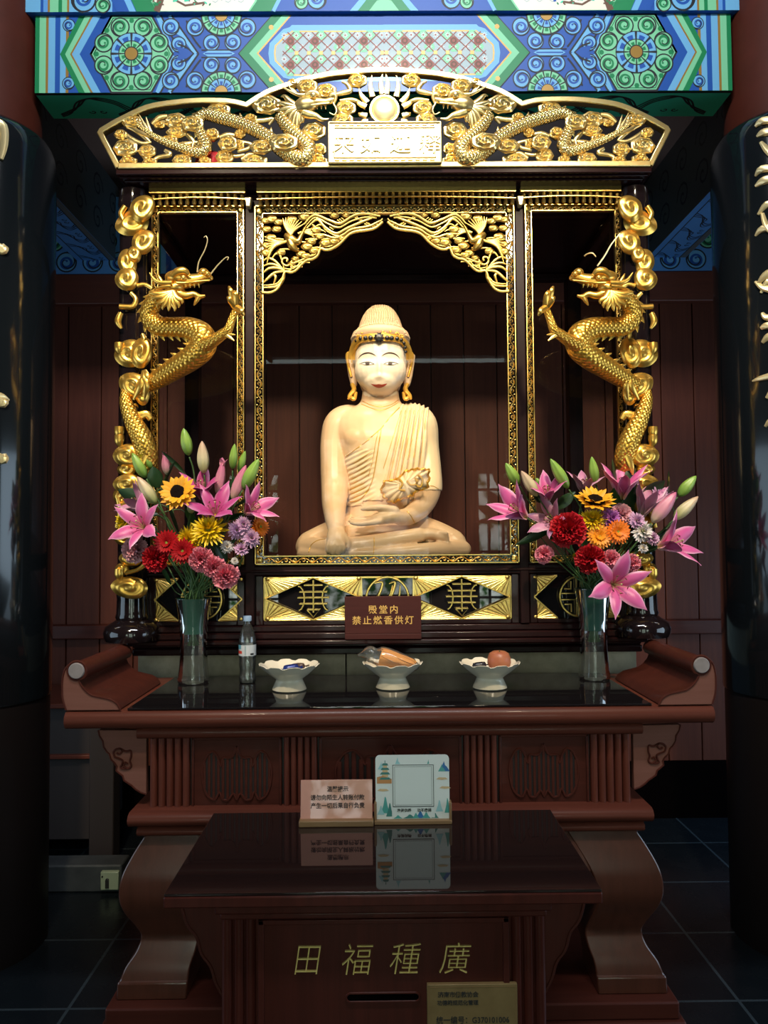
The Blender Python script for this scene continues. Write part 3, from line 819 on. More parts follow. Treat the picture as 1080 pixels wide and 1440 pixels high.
# lower panels with gilt corner fans
part('lower_panel', MB().box(CX-.93, CX+.93, SY+.02, SY+.03, 1.232, 1.425), 'black_glass')
pf = MB()
for a, b_ in ((-.93, -.555), (-.513, .513), (.555, .93)):
    for q in ((CX+a, CX+a+.03, 1.232, 1.425), (CX+b_-.03, CX+b_, 1.232, 1.425), (CX+a+.03, CX+b_-.03, 1.232, 1.250), (CX+a+.03, CX+b_-.03, 1.418, 1.425)):
        pf.box(q[0], q[1], SY+.0, SY+.02, q[2], q[3])
part('panel_moulding', pf, 'shrine_wood', bev=.005)
def fan(mb, c, a, b_, y, n=9):
    """gilt triangle at corner c with ribs fanning out to the edge a-b"""
    c, a, b_ = [Vc((q[0], 0, q[1])) for q in (c, a, b_)]
    tri = [c, a, b_]
    mb.add([(q.x, y+.008, q.z) for q in tri]+[(q.x, y, q.z) for q in tri], [(0, 1, 2), (5, 4, 3), (0, 3, 4, 1), (1, 4, 5, 2), (2, 5, 3, 0)])
    for i in range(n+1):
        e = a.lerp(b_, i/n); s = c.lerp(e, .10)
        mb.tube([(s.x, y-.001, s.z), (e.x, y-.001, e.z)], [.0012, .0035], 6, 1, (0, -1, 0))
    mb.tube([(a.x, y-.003, a.z), (b_.x, y-.003, b_.z)], .0035, 6)
    mb.ell((c.x+(a.x+b_.x-2*c.x)*.06, y-.001, c.z+(a.z+b_.z-2*c.z)*.06), (.010, .006, .008), 8, 6)
def ringtube(mb, x, z, r, w, y): mb.tube([(x+r*cos(t*PI/16), y, z+r*sin(t*PI/16)) for t in range(33)], w, 6)
def long_life(mb, x, z, s, y):
    w = .0032
    def ln(*p): mb.tube([(x+q[0]*s, y, z+q[1]*s) for q in p], w, 6)
    ln((0, 1), (0, -.75)); ln((-.5, .72), (.5, .72)); ln((-.75, .36), (.75, .36)); ln((-.85, .05), (.85, .05)); ln((-.75, -.28), (.75, -.28))
    for sg in (-1, 1):
        ln(*[(sg*(.82+.34*cos(t)), .02+.66*sin(t)) for t in [PI*(.5+.12*k)+0 for k in range(9)]])
    ln((-.34, -.6), (.34, -.6), (0, -1), (-.34, -.6))
z0, z1 = 1.252, 1.416; zm = (z0+z1)/2
g = MB(); A = CX-.478; B = CX+.480; y = SY+.004
for x0, x1 in ((A, CX-.100), (CX+.100, B)):
    xm = (x0+x1)/2
    for cx_ in (x0, x1):
        for cz in (z0, z1): fan(g, (cx_, cz), (xm, cz), (cx_, zm), y, 10)
    long_life(g, xm, zm, .072, y)
ringtube(g, CX, zm, .082, .005, y-.002)
for a, b_ in ((A, B),):
    for zz in (z0, z1): g.box(a, b_, y-.002, y+.008, zz-.004, zz+.004)
    for xx in (a, b_): g.box(xx-.004, xx+.004, y-.002, y+.008, z0, z1)
for k in range(2):
    s = 1-2*k
    sweep(g, [(CX-.06+.066*k, y, zm+.055, .002), (CX-.02+.05*k, y, zm+.06, .005), (CX-.035+.05*k, y, zm+.01, .006), (CX-.06+.05*k, y, zm-.02, .004), (CX+.0+.04*k, y, zm-.005, .005), (CX+.03*k+.02, y, zm+.05, .002)], 6, 6)
sweep(g, [(CX-.06, y, zm-.04, .003), (CX, y, zm-.05, .005), (CX+.06, y, zm-.035, .003)], 6, 6)
part('fan_panel', g, 'gold_frame')
for x0, x1 in ((-.905, -.565), (.572, .905)):
    g = MB(); x0 += CX; x1 += CX; xm = (x0+x1)/2; dx = (x1-x0)*.27
    for cx_, s in ((x0, 1), (x1, -1)):
        for cz in (z0, z1): fan(g, (cx_, cz), (cx_+s*dx, cz), (cx_, zm), y, 7)
    ringtube(g, xm+.012, zm, .078, .0045, y)
    for a, b_ in ((-.052, .052), (-.03, -.03), (.03, .03)): pass
    def ln(*p): g.tube([(xm+.012+q[0], y, zm+q[1]) for q in p], .0035, 6)
    for s in (-1, 1):
        ln((s*.012, .072), (s*.012, .012), (s*.072, .012)); ln((s*.012, -.072), (s*.012, -.012), (s*.072, -.012))
        ln((s*.034, .060), (s*.034, .030), (s*.060, .030)); ln((s*.034, -.060), (s*.034, -.030), (s*.060, -.030))
    part('fan_panel', g, 'gold_frame')

# ------------------------------------------------------------------ carved crest
CD = 2.88; CM = .035
def left(px, py, D=CD): return V(px, py, D)
def mirx(p, on): return Vc((2*CM-p[0], p[1], p[2])) if on else Vc(p)
edge = [(141.7, 188), (155, 180), (169, 172), (208, 154), (247, 147), (285.6, 144.3), (324.5, 145.3), (347.5, 150.5), (366, 138.5), (388, 128), (446.7, 110.4), (505, 103), (539, 101.5)]
eL = [left(*p) for p in edge]
cu = cr([(p.x, p.y, p.z) for p in eL[:8]], 4) + cr([(p.x, p.y, p.z) for p in eL[7:]], 5)[1:]
full = [Vc(p) for p in cu]; full = full + [mirx(p, 1) for p in reversed(full[:-1])]
bl = left(168, 236); zb = 2.980
path = [Vc((bl.x, CD, zb))] + full + [mirx((bl.x, CD, zb), 1)]
crest = MB()
# rectangular moulding following the outline
n = len(path); vs = []
for i, p in enumerate(path):
    T = path[min(i+1, n-1)]-path[max(i-1, 0)]; T.normalize(); q = Vc((-T.z, 0, T.x))*.0105
    for s, yy in ((-1, -.018), (1, -.018), (1, .016), (-1, .016)): vs.append((p.x+q.x*s, p.y+yy, p.z+q.z*s))
crest.add(vs, [(4*i+k, 4*i+(k+1) % 4, 4*i+4+(k+1) % 4, 4*i+4+k) for i in range(n-1) for k in range(4)] + [(0, 1, 2, 3), (4*n-1, 4*n-2, 4*n-3, 4*n-4)])
crest.box(bl.x, 2*CM-bl.x, CD-.02, CD+.016, 2.974, 2.996)
cp = part('crest_frame', crest, 'gold_crest', bev=.003, smooth=30)
PXM = CD/1080
CL = [(248.6, 171.7, 15, 11, 0), (273, 178.5, 15, 11, 1), (308, 156, 16, 9, 0), (249.6, 187.5, 14, 8, 0), (299, 191, 10, 9, 0), (239, 199, 12, 7, 0), (257, 227, 13, 9, 0), (177.6, 209.6, 16, 12, 0), (187, 172.6, 14, 9, 0), (171, 191, 9, 7, 0),
      (208, 214, 12, 9, 0), (322.5, 206.7, 13, 11, 1), (316.7, 222, 12, 10, 0), (182, 228, 12, 6, 0), (375.7, 149, 20, 13, 0), (433, 127, 14, 10.5, 1), (459, 130, 14, 10.5, 0), (503, 115, 13, 10, 0), (486.5, 154, 14, 10.5, 0), (482.6, 170, 14, 9, 0),
      (442, 186, 16, 13, 0), (401, 208.6, 19, 12, 2), (369, 211.5, 15, 10, 1), (359, 227, 17, 8, 0), (353, 168, 9, 6, 0), (336, 205, 8, 7, 0), (212, 229, 10, 5, 0), (450, 212, 9, 9, 0), (449, 228, 12, 6, 0), (413, 119, 9, 6, 0), (289, 228, 9, 6, 0), (225, 178, 8, 5, 0), (338, 190, 8, 6, 0)]
WI = [[(470, 134, 3), (484, 131, 4), (493, 128, 4), (488, 119, 3), (481, 115, 2)], [(478, 142, 2), (495, 141, 3.5), (506, 145, 3)], [(338, 178, 2), (352, 172, 4), (372, 170, 4), (384, 168, 3), (378, 176, 2)], [(333, 199, 3), (345, 201, 3), (354, 204, 3), (348, 210, 3), (334, 213, 3)],
      [(190, 215, 3), (176, 222, 4), (180, 231, 4), (188, 233, 3)], [(200, 215, 4), (206, 224, 4), (213, 230, 4), (222, 222, 3), (240, 218, 4), (232, 212, 3)], [(214, 175, 3), (224, 166, 4), (236, 164, 3)], [(218, 179, 3), (230, 172, 3), (238, 177, 3)],
      [(180, 178, 4), (190, 183, 4), (200, 190, 4), (211, 200, 3)], [(173, 186, 3), (185, 196, 4), (200, 202, 3), (213, 200, 2)], [(309, 194, 3), (320, 190, 4), (335, 192, 3)], [(395, 232, 3), (410, 228, 4), (432, 233, 3)], [(441, 222, 3), (447, 212, 4), (455, 205, 3)], [(264, 190, 4), (272, 200, 4), (270, 210, 3)],
      [(340, 225, 3), (352, 217, 3), (366, 222, 3)], [(405, 118, 2), (412, 128, 4), (425, 138, 3)], [(437, 198, 3), (434, 206, 4), (440, 212, 3)], [(318, 212, 3), (330, 220, 3), (344, 218, 2)], [(280, 200, 2), (262, 203, 4), (245, 205, 3)], [(300, 232, 3), (315, 230, 3), (340, 234, 3)]]
DR = [(394, 164, 8), (400, 175, 9), (414, 191, 11), (434, 212, 13), (425, 227, 12.5), (399, 214, 11), (375, 194, 10), (342, 177, 9.5), (310, 168, 9), (289, 164, 8), (276, 174, 7), (285, 192, 8), (291, 209, 9), (280, 217, 8), (250, 208, 6), (225, 198, 5), (207, 187, 3.5), (192, 176, 1.2)]
def carve(mir):
    g = MB(); d = MB(); s = 1 if not mir else -1; C_ = []; K_ = MB(); T_ = MB(); S_ = []
    def W(pts, mb, y, k=5, n=8, fl=.8):
        P = []
        for px, py, r in pts:
            p = mirx(left(px, py), mir); P.append((p.x, y, p.z, r*PXM))
        sweep(mb, P, k, n, fl, (0, -1, 0))
    for px, py, rx, rz, lv in CL:
        p = mirx(left(px, py), mir)
        C_.append(MB().cloud((p.x, CD-.002-.018*lv, p.z), rx*PXM*1.16, rz*PXM*1.16, .017, 7, 2.3, 0, s, nr=12, nt=36, ridge=.30))
    for w in WI:
        q = MB(); W(w, q, CD-.002); S_.append(q)
    W(DR, d, CD-.012, 6, 12, .95)
    q = cr(DR, 5)                                # back fins
    for i in range(6, len(q)-14, 3):
        T = Vc((q[i+1][0]-q[i-1][0], q[i+1][1]-q[i-1][1])); T.normalize(); Nn = Vc((-T.y, T.x))
        if i < 30: Nn = Nn*(1 if i > 22 else -1)
        c = Vc(q[i][:2]); r = q[i][2]
        W([(c.x+Nn.x*r*.8-T.x*2, c.y+Nn.y*r*.8-T.y*2, 3), (c.x+Nn.x*r*1.15, c.y+Nn.y*r*1.15, 2), (c.x+Nn.x*r*1.5+T.x*2, c.y+Nn.y*r*1.5+T.y*2, .3)], g, CD-.008, 2, 6)
    # head
    h = MB()
    y = CD-.028
    Z = lambda q: [(330+x/5.143, 90+y_/5.143, r/5.143) for x, y_, r in q]
    W(Z([(450, 345, 40), (500, 330, 62), (560, 318, 56), (610, 305, 34), (660, 305, 26), (695, 295, 26), (722, 285, 16)]), h, y)
    W(Z([(500, 375, 42), (545, 392, 34), (590, 402, 24), (635, 428, 16), (682, 424, 5)]), h, y+.003)
    W(Z([(520, 268, 16), (560, 248, 24), (605, 258, 20), (622, 285, 8)]), h, y-.010)
    p = mirx(left(*Z([(577, 284, 1)])[0][:2]), mir); h.ell((p.x, y-.026, p.z), (.0125, .010, .0125), 12, 8)
    W(Z([(690, 275, 14), (712, 258, 20), (735, 272, 14), (728, 310, 8), (716, 335, 4)]), h, y-.006)
    W(Z([(560, 345, 8), (620, 338, 9), (690, 330, 7)]), h, y-.016)
    for x in (600, 630, 660): W(Z([(x, 340, 8), (x+3, 366, 2)]), h, y-.008, 1)
    for pts in ([(540, 258, 18), (480, 262, 15), (420, 240, 12), (345, 200, 3)], [(440, 246, 12), (410, 215, 9), (392, 186, 3)]): W(Z(pts), h, y-.006)
    for t in ((338, 262), (300, 310), (296, 362), (330, 395), (372, 440), (408, 482), (446, 492), (470, 450), (500, 440)):
        W(Z([(480, 345, 26), ((480+t[0])/2-4, (345+t[1])/2-8, 24), (t[0]+(480-t[0])*.2, t[1]-4, 15), (t[0], t[1], 3)]), h, y+.006)
    W(Z([(715, 320, 7), (740, 370, 6), (725, 405, 5), (690, 390, 3)]), h, y-.008)
    for tip in ((444, 222), (455, 222), (448, 230)): W([(434, 222, 4), ((434+tip[0])/2, tip[1]-6, 3), (tip[0], tip[1], .8)], K_, CD-.01)
    for tip in ((188, 164), (196, 162), (182, 178), (206, 166)): W([(214, 192, 4), ((214+tip[0])/2, (192+tip[1])/2+3, 3.5), (tip[0], tip[1], .6)], T_, CD-.008)
    return g, d, h, C_, K_, T_, S_
for mir in (0, 1):
    g, d, h, C_, K_, T_, S_ = carve(mir)
    dn = part('crest_dragon', d, 'gold_scale_small', cp, smooth=180)
    part('crest_dragon_head', h, 'gold_crest', cp, smooth=60); part('back_fins', g, 'gold_crest', dn, smooth=50) if False else part('back_fins', g, 'gold_crest', cp, smooth=50); part('dragon_claw', K_, 'gold_crest', cp); part('tail_flame', T_, 'gold_crest', cp)
    for q in C_: part('crest_cloud', q, 'gold_crest', cp, smooth=60)
    for q in S_: part('cloud_wisp', q, 'gold_crest', cp, smooth=60)
# flaming sun above the plaque
sp = left(538.5, 157); g = MB()
ringtube(g, CM, sp.z, 20*PXM, .006, CD-.012)
for px, py, bx, by in ((522, 108, 524, 138), (537.5, 104, 538, 134), (504, 126, 517, 146), (500, 142, 515, 152), (503, 160, 516, 165), (506, 172, 517, 173)):
    for m in (0, 1):
        a = mirx(left(px, py), m); b_ = mirx(left(bx, by), m); s = 1 if not m else -1
        sweep(g, [(b_.x, CD-.008, b_.z, .012), ((a.x+b_.x)/2-s*.006, CD-.008, (a.z+b_.z)/2, .009), (a.x+s*.003, CD-.008, a.z, .0008)], 5, 8, .6, (0, -1, 0))
part('sun_flames', g, 'gold_crest', cp)
part('sun_disc', MB().ell((CM, CD-.006, sp.z), (18.5*PXM, .022, 18.5*PXM), 28, 14), 'gold_pale', cp, smooth=180)
# plaque
a = left(458, 237); b_ = left(618, 177); x0, x1, z0, z1 = CM-.214, CM+.214, 2.984, b_.z
g = MB().box(x0, x1, CD-.03, CD-.012, z0, z1)
for w, yy in ((.0, -.036), (.020, -.034)):
    for q in ((x0+w, x1-w, z0+w, z0+w+.005), (x0+w, x1-w, z1-w-.005, z1-w), (x0+w, x0+w+.005, z0+w, z1-w), (x1-w-.005, x1-w, z0+w, z1-w)): g.box(q[0], q[1], CD+yy, CD-.012, q[2], q[3])
for i in range(14):
    xx = x0+.02+(x1-x0-.04)*(i+.5)/14
    for zz in (z0+.0125, z1-.0125): g.box(xx-.010, xx+.008, CD-.034, CD-.028, zz-.003, zz+.003)
part('plaque', g, 'gold_pale', cp, bev=.002)
g = MB()
for ch, px in (('释', 604), ('迦', 563), ('如', 522), ('来', 483)):
    p = left(px, 208); part('plaque_character', text(ch, .078, p.x, p.z, CD-.031, .004, .1, 1.1), 'gold_crest', cp, smooth=0)
tag(obj('red_cloth', MB().cloud((left(292, 222).x, CD+.035, left(292, 222).z), .055, .05, .02, 5, 1.0).cloud((left(325, 232).x, CD+.035, left(325, 232).z-.002), .05, .018, .015, 5, 1), 'red_cloth', loc=left(292, 234, CD+.035)),
    'scrap of red cloth tucked behind the left side of the gilt crest', 'cloth')

# ------------------------------------------------------------------ arch fretwork in the middle bay
AD = SY-.012
low = [(369, 412), (381, 412), (391, 406), (397, 395), (401, 383), (409, 384), (417.4, 380), (429.6, 367.8), (440, 365), (447, 360), (451, 350.5), (457, 352.5), (466, 351), (478.5, 343.3), (490.7, 331), (501, 326.5), (513, 325), (526, 322.5), (533, 318), (538, 313)]
for mir in (0, 1):
    g = MB()
    def A3(px, py): return mirx(V(px, py, AD), mir)
    def W(pts, y=AD, k=5, n=6, fl=.9):
        P = []
        for px, py, r in pts:
            p = A3(px, py); P.append((p.x, y, p.z, r*AD/1080))
        sweep(g, P, k, n, fl, (0, -1, 0))
    z4 = lambda x, y_: (340+x/4.909, 270+y_/4.909)
    W([(x, y_, 2.0) for x, y_ in low], AD-.006, 4)
    W([(x-1.5*(x < 400), y_-5 if x > 400 else y_-4, 1.0) for x, y_ in low[4:]], AD-.003, 4)
    for pts, r in (([(430, 230), (500, 165), (600, 200), (680, 222), (770, 170), (850, 155), (955, 172)], 2.1), ([(450, 255), (520, 195), (570, 245), (650, 292), (730, 255), (830, 212), (900, 185)], 2.1), ([(470, 300), (560, 300), (640, 322), (700, 300), (760, 262), (880, 240), (950, 205)], 1.6),
                   ([(440, 245), (505, 182), (590, 222), (670, 250), (760, 205), (850, 180), (930, 185)], 1.2), ([(480, 270), (540, 230), (590, 275), (660, 310), (720, 290)], 1.2)):
        W([(*z4(x, y_), r*(.6 if i in (0, len(pts)-1) else 1)) for i, (x, y_) in enumerate(pts)], AD-.006, 6)
    random.seed(5)
    for i in range(34):                      # barbs of the long tails
        t = i/33; x = 500+440*t; y_ = 235+40*sin(t*8.5)-45*t
        a = random.uniform(-.5, .5); W([(*z4(x-14, y_-8+a*20), 1.1), (*z4(x+14, y_+10+a*10), .3)], AD-.004, 1)
    # bird: body, head, wing fans
    W([(*z4(300, 300), 3), (*z4(340, 330), 6.5), (*z4(385, 350), 5), (*z4(410, 310), 3), (*z4(440, 250), 2)], AD-.008, 5, 8)
    W([(*z4(330, 340), 5), (*z4(350, 380), 6), (*z4(380, 405), 3.5), (*z4(395, 395), 1)], AD-.010, 5, 8)
    for i in range(9):
        t = i/8; W([(*z4(340, 310), 2), (*z4(300-20*t+85*t, 250+30*t-8), 2), (*z4(285+150*t, 185-25*sin(PI*t)+40*t), .5)], AD-.006-.0005*i, 4)
    for i in range(8):
        t = i/7; W([(*z4(320, 345), 2), (*z4(240-20*t, 345+45*t), 2.2), (*z4(155+20*t, 310+190*t), .5)], AD-.006-.0005*i, 4)
    for i in range(5):
        t = i/4; W([(*z4(390, 290), 1.6), (*z4(440, 270+15*t), 1.6), (*z4(500, 255+60*t), .4)], AD-.005, 3)
    # lotus leaf and scroll in the lower corner
    W([(*z4(305+42*(1-t/14)*cos(.6*t), 478+42*(1-t/14)*sin(.6*t)), 1.6) for t in range(13)], AD-.005, 2)
    for pts, r in (([(298, 552), (230, 480), (180, 460), (148, 480)], 1.8), ([(298, 552), (240, 510), (190, 500), (148, 515)], 1.8), ([(298, 552), (250, 530), (190, 530), (150, 560)], 2.2), ([(298, 552), (230, 560), (180, 600), (148, 630)], 2.2), ([(298, 552), (285, 610), (240, 655), (150, 662)], 2.4), ([(295, 570), (250, 630), (200, 645), (150, 645)], 1.4), ([(298, 552), (265, 440), (235, 430), (205, 470)], 1.6), ([(298, 552), (340, 540), (350, 500), (420, 470), (500, 430)], 1.6), ([(220, 640), (235, 590), (215, 570)], 2.2)):
        W([(*z4(x, y_), r*(.5 if i in (0, len(pts)-1) else 1)) for i, (x, y_) in enumerate(pts)], AD-.004, 6)
    for x, y_, r in ((205, 190, 7), (255, 210, 6), (345, 195, 7), (170, 260, 6), (200, 320, 7), (430, 175, 7), (510, 265, 7), (575, 355, 7), (635, 345, 6), (370, 465, 5), (450, 380, 7), (500, 410, 6), (345, 500, 5), (540, 310, 6), (170, 420, 7), (410, 430, 6), (165, 200, 6), (240, 260, 6), (640, 165, 6), (720, 165, 5), (690, 325, 5), (900, 165, 5), (170, 370, 6), (480, 345, 6), (270, 420, 6), (440, 445, 6)):
        p = A3(*z4(x, y_)); g.cloud((p.x, AD-.002, p.z), r*.0028*1.25, r*.0028*.85, .008, 5, 1.3, 0, 1-2*mir, nr=4, nt=16)
    for x, y_ in ((250, 330), (480, 330), (520, 390), (590, 330), (300, 400), (430, 490), (380, 520), (400, 350)):
        W([(*z4(x-40, y_), 1), (*z4(x, y_-4), 1.3), (*z4(x+40, y_), .8)], AD-.003, 3)
    part('arch_fretwork', g, 'gold_arch', smooth=60)

# ------------------------------------------------------------------ outer posts with dragons and clouds
PX_L = [(186, 313, 22, 17, 0, .3), (203, 297, 15, 18, 2, -.5), (203, 342, 14, 17, 1, -.6), (179, 368, 12, 17, 0, .2), (190, 359, 9, 11, 1, 0), (180, 394, 15, 15, 1, 0), (182, 497, 19, 18, 0, .2), (200, 497, 14, 20, 1, -.2), (190, 543, 20, 16, 1, -.5), (203, 552, 10, 18, 2, 0), (181, 641, 18, 15, 1, 0), (178, 660, 12, 9, 0, 0), (181, 681, 18, 13, 1, 0), (171, 697, 11, 12, 0, .3), (182, 712, 13, 10, 1, 0), (180, 737, 14, 12, 0, 0), (176, 757, 12, 9, 1, 0), (186, 785, 15, 10, 1, 0), (172, 800, 9, 8, 0, 0), (184, 826, 23, 14, 1, -.1)]
for mir in (0, 1):
    s = -1 if not mir else 1; xp = CX+s*.985
    po = MB().lathe([(.100, 1.182), (.106, 1.196), (.108, 1.215), (.100, 1.236), (.074, 1.252), (.060, 1.262), (.064, 1.272), (.060, 1.285), (.058, 1.34), (.060, 1.36), (.056, 1.37), (.056, 2.86), (.062, 2.875), (.058, 2.935)], (xp, 2.985, 0), 36)
    post = part('round_post', po, 'lacquer')
    g = MB()
    fx = lambda px: px if not mir else 1086-px
    for px, py, rx, rz, lv, ro in PX_L:
        p = V(fx(px), py, 2.925); part('post_cloud', MB().cloud((p.x, 2.935-.014*lv, p.z), rx*.00271*1.17, rz*.00271*1.17, .026, 3, 1.4, ro, 1-2*mir, sc_=.07, nr=12, nt=36, ridge=.12), 'gold', post, smooth=60)
    def W(pts, n=8, fl=.8, k=5, mb=None):
        P = []
        for q in pts:
            D = q[3] if len(q) > 3 else 2.915
            p = V(fx(q[0]), q[1], D); P.append((p.x, D, p.z, q[2]*D/1080))
        sweep(mb or g, P, k, n, fl, (0, -1, 0))
    WP = []
    def W(pts, n=8, fl=.8, k=5, mb=None, W0=W):
        q = MB() if mb is None else mb; W0(pts, n, fl, k, q)
        if mb is None: WP.append(q)
    W([(168, 431, 4), (186, 431, 4), (191, 421, 3.5), (184, 412, 3)]); W([(170, 440, 4), (166, 452, 5), (171, 462, 2)]); W([(176, 290, 4), (170, 300, 4), (173, 309, 3)])
    W([(193, 402, 3.5), (203, 400, 3), (214, 406, 3)]); W([(200, 470, 3), (205, 486, 5), (198, 505, 3)]); W([(166, 700, 4), (170, 720, 5), (164, 742, 3)]); W([(190, 778, 4), (207, 786, 5), (196, 800, 3), (176, 806, 3)])
    for py in (482, 600, 800, 612): W([(168, py, 7), (168, py+9, 7), (170, py+16, 3)])
    for q in WP: part('cloud_wisp', q, 'gold', post, smooth=60)
    # the lower coil of the dragon wrapped on the post
    d = MB(); W([(174, 545, 3, 2.92), (177, 565, 9, 2.905), (186, 590, 12, 2.895), (200, 618, 15, 2.895), (208, 645, 14, 2.91), (205, 668, 11, 2.93)], 14, 1, 6, d)
    for i in range(6): W([(180+5*i, 560+13*i, 3), (186+5.2*i, 556+13*i, 2), (189+5.2*i, 560+13*i, .4)], 6, .6, 2, d)
    part('dragon_coil', d, 'gold_scale', post, smooth=180)
    g = MB(); W([(196, 585, 7), (206, 583, 6), (212, 590, 4)], mb=g); part('dragon_toe', g, 'gold', post); g = MB(); W([(205, 640, 6, 2.88), (199, 655, 5, 2.88), (196, 668, 1, 2.88)], mb=g)
    part('dragon_toe', g, 'gold', post); g = MB()
    for t in ((196, 548), (203, 560), (188, 562), (205, 540)): W([(203, 522, 4, 2.87), ((203+t[0])/2+3, (522+t[1])/2, 4.5, 2.86), (t[0], t[1], 1.5, 2.88)], mb=g)
    part('dragon_claw', g, 'gold', post)
    # the dragon leaning out from the post
    fx = lambda px: px if not mir else 1100-px
    body = [(229, 414, 9, 2.78), (219, 422, 12, 2.80), (211, 436, 13, 2.82), (212, 449, 13.5, 2.83), (226, 459, 14, 2.82), (246, 460, 14, 2.80), (268, 462, 15.5, 2.78), (284, 471, 17.5, 2.77), (286, 487, 18, 2.77), (270, 503, 17, 2.79), (248, 517, 15.5, 2.83), (228, 530, 13.5, 2.87), (208, 541, 11, 2.91)]
    d = MB(); W(body, 20, 1, 7, d)
    dg = part('dragon_body', d, 'gold_scale', smooth=180)
    g = MB()
    q = cr(body, 4)
    for i in range(3, len(q)-3, 2):
        T = Vc((q[i+1][0]-q[i-1][0], q[i+1][1]-q[i-1][1])); T.normalize(); Nn = Vc((-T.y, T.x))*(1 if i < 36 else 1); c = Vc(q[i][:2]); r = q[i][2]; D = q[i][3]
        W([(c.x+Nn.x*r*.85-T.x*3, c.y+Nn.y*r*.85-T.y*3, 3.2, D), (c.x+Nn.x*r*1.1, c.y+Nn.y*r*1.1, 2.4, D), (c.x+Nn.x*r*1.38+T.x*3, c.y+Nn.y*r*1.38+T.y*3, .3, D)], 6, .5, 2, g)
    W([(x, y_, r*.55, D-.030) for x, y_, r, D in body[6:12]], 10, .6, 5, g) if False else None
    part('back_fins', g, 'gold', dg)
    d = MB()
    W([(286, 486, 12, 2.75), (300, 479, 9, 2.72), (313, 470, 7.5, 2.70), (321, 463, 6.5, 2.69), (326, 450, 5.5, 2.69), (332, 434, 5, 2.69)], 10, 1, 6, d)
    arm = part('foreleg', d, 'gold_scale', dg, smooth=180)
    g = MB()
    for t, b_ in (((322, 403), (326, 416)), ((329, 409), (332, 420)), ((320, 418), (325, 424)), ((343, 444), (338, 436))):
        W([(332, 432, 5.5, 2.68), (b_[0], b_[1], 4.4, 2.665), ((t[0]+b_[0])/2, (t[1]+b_[1])/2-1, 3.6, 2.66), (t[0], t[1], 1.6, 2.665)], 8, 1, 4, g)
    part('claw', g, 'gold', arm); g = MB()
    for t in ((331, 471), (329, 479), (325, 466)): W([(318, 470, 4, 2.69), (t[0], t[1], .8, 2.68)], 6, .7, 2, g)
    part('elbow_tuft', g, 'gold', arm)
    # head, traced on an enlargement of 5.4 and carved in the round
    h = MB(); zz = lambda x, y_, r, D=2.74: (150+x*.1852, 270+y_*.1852, r*.1852, D)
    def H(pts, n=10, fl=1.0, k=5): W([zz(*p) for p in pts], n, fl, k, h)
    def E(x, y_, rx, ry, rz, D, ang=0):
        q = zz(x, y_, 1, D); p = V(fx(q[0]), q[1], D); c = D/1080*.1852
        h.ell(p, (rx*c, ry*c, rz*c), 14, 10, 0, Matrix.Rotation(ang*(1 if not mir else -1), 3, 'Y'))
    E(545, 660, 105, 85, 62, 2.74, .1); E(520, 735, 75, 75, 48, 2.74, -.2)
    H([(560, 680, 62), (640, 672, 50), (700, 660, 42), (745, 645, 38), (785, 655, 26), (797, 668, 12)])
    E(738, 615, 40, 48, 36, 2.735); E(768, 628, 24, 40, 26, 2.73)
    H([(500, 745, 42), (560, 775, 38), (610, 785, 30), (660, 775, 24), (705, 795, 20), (748, 787, 9)]); H([(700, 795, 20), (680, 830, 16), (662, 862, 4)])
    for D in (2.705, 2.775):
        H([(500, 640, 22, D), (540, 605, 30, D-.004), (590, 600, 28, D-.004), (625, 630, 14, D)]); E(583, 652, 24, 22, 24, D-.004)
        H([(500, 690, 24, D), (420, 690, 20, D), (365, 668, 15, D), (325, 612, 4, D)]); H([(420, 685, 16, D), (400, 650, 13, D), (385, 620, 4, D)])
        H([(490, 715, 18, D), (430, 720, 14, D), (350, 740, 3, D)])
        for t in ((385, 880), (425, 895), (470, 905), (515, 905), (570, 850), (545, 880), (350, 830), (330, 790)):
            H([(500, 760, 30, D+.01), ((500+t[0])/2-6, (760+t[1])/2, 27, D+.005), (t[0]+3, t[1]-25, 14, D+.004), (t[0], t[1], 3, D+.006)], 8, .7, 4)
        for x in (600, 632, 665, 700): H([(x, 700, 9, D+.012), (x+3, 728, 2, D+.012)], 6, 1, 1)
        H([(530, 690, 12, D-.008), (600, 690, 9, D-.004), (690, 680, 9, D-.004), (780, 672, 8, D+.01)], 8, 1, 5)
    hd = part('dragon_head', h, 'gold', dg, smooth=60)
    g = MB()
    def HW(pts): W([zz(*p) for p in pts], 6, 1, 6, g)
    if not mir:
        HW([(688, 610, 6), (700, 530, 5), (745, 440, 4.5), (765, 370, 4), (755, 335, 4), (738, 345, 3)]); HW([(785, 630, 6), (840, 560, 5), (900, 500, 4), (925, 497, 4), (915, 518, 3)])
    else:
        for pts in ([(822, 360, 1.2, 2.73), (826, 357, 1.1, 2.72), (833, 356, 1, 2.71), (838, 361, .8, 2.71)], [(840, 374, 1.2, 2.74), (850, 360, 1.1, 2.73), (860, 343, 1, 2.72), (872, 328, .9, 2.71)]):
            sweep(g, [(*V(a, b_, D), r*D/1080) for a, b_, r, D in pts], 6, 6)
    part('whiskers', g, 'gold_pale', hd)
# ------------------------------------------------------------------ altar table
TZ = 1.024                      # top of the wood; the glass lies on it
TY0, TY1 = 2.455, 3.06
HW = 1.03
tb = thing('altar_table', 'long reddish brown altar table with upturned scroll ends and fluted frieze under the shrine', 'table', (CX, 2.75, 0))
def tp(name, mb, m, p=tb, **k): return obj(name, mb, m, p, **k)
rnd = [(TY0+.012, .968), (TY0+.002, .975), (TY0-.004, .99), (TY0-.002, 1.006), (TY0+.008, 1.018), (TY0+.02, TZ), (TY1, TZ), (TY1, .968)]
tp('table_top', MB().prism(rnd, CX-HW, CX+HW, axis='x'), 'table_wood', smooth=60)
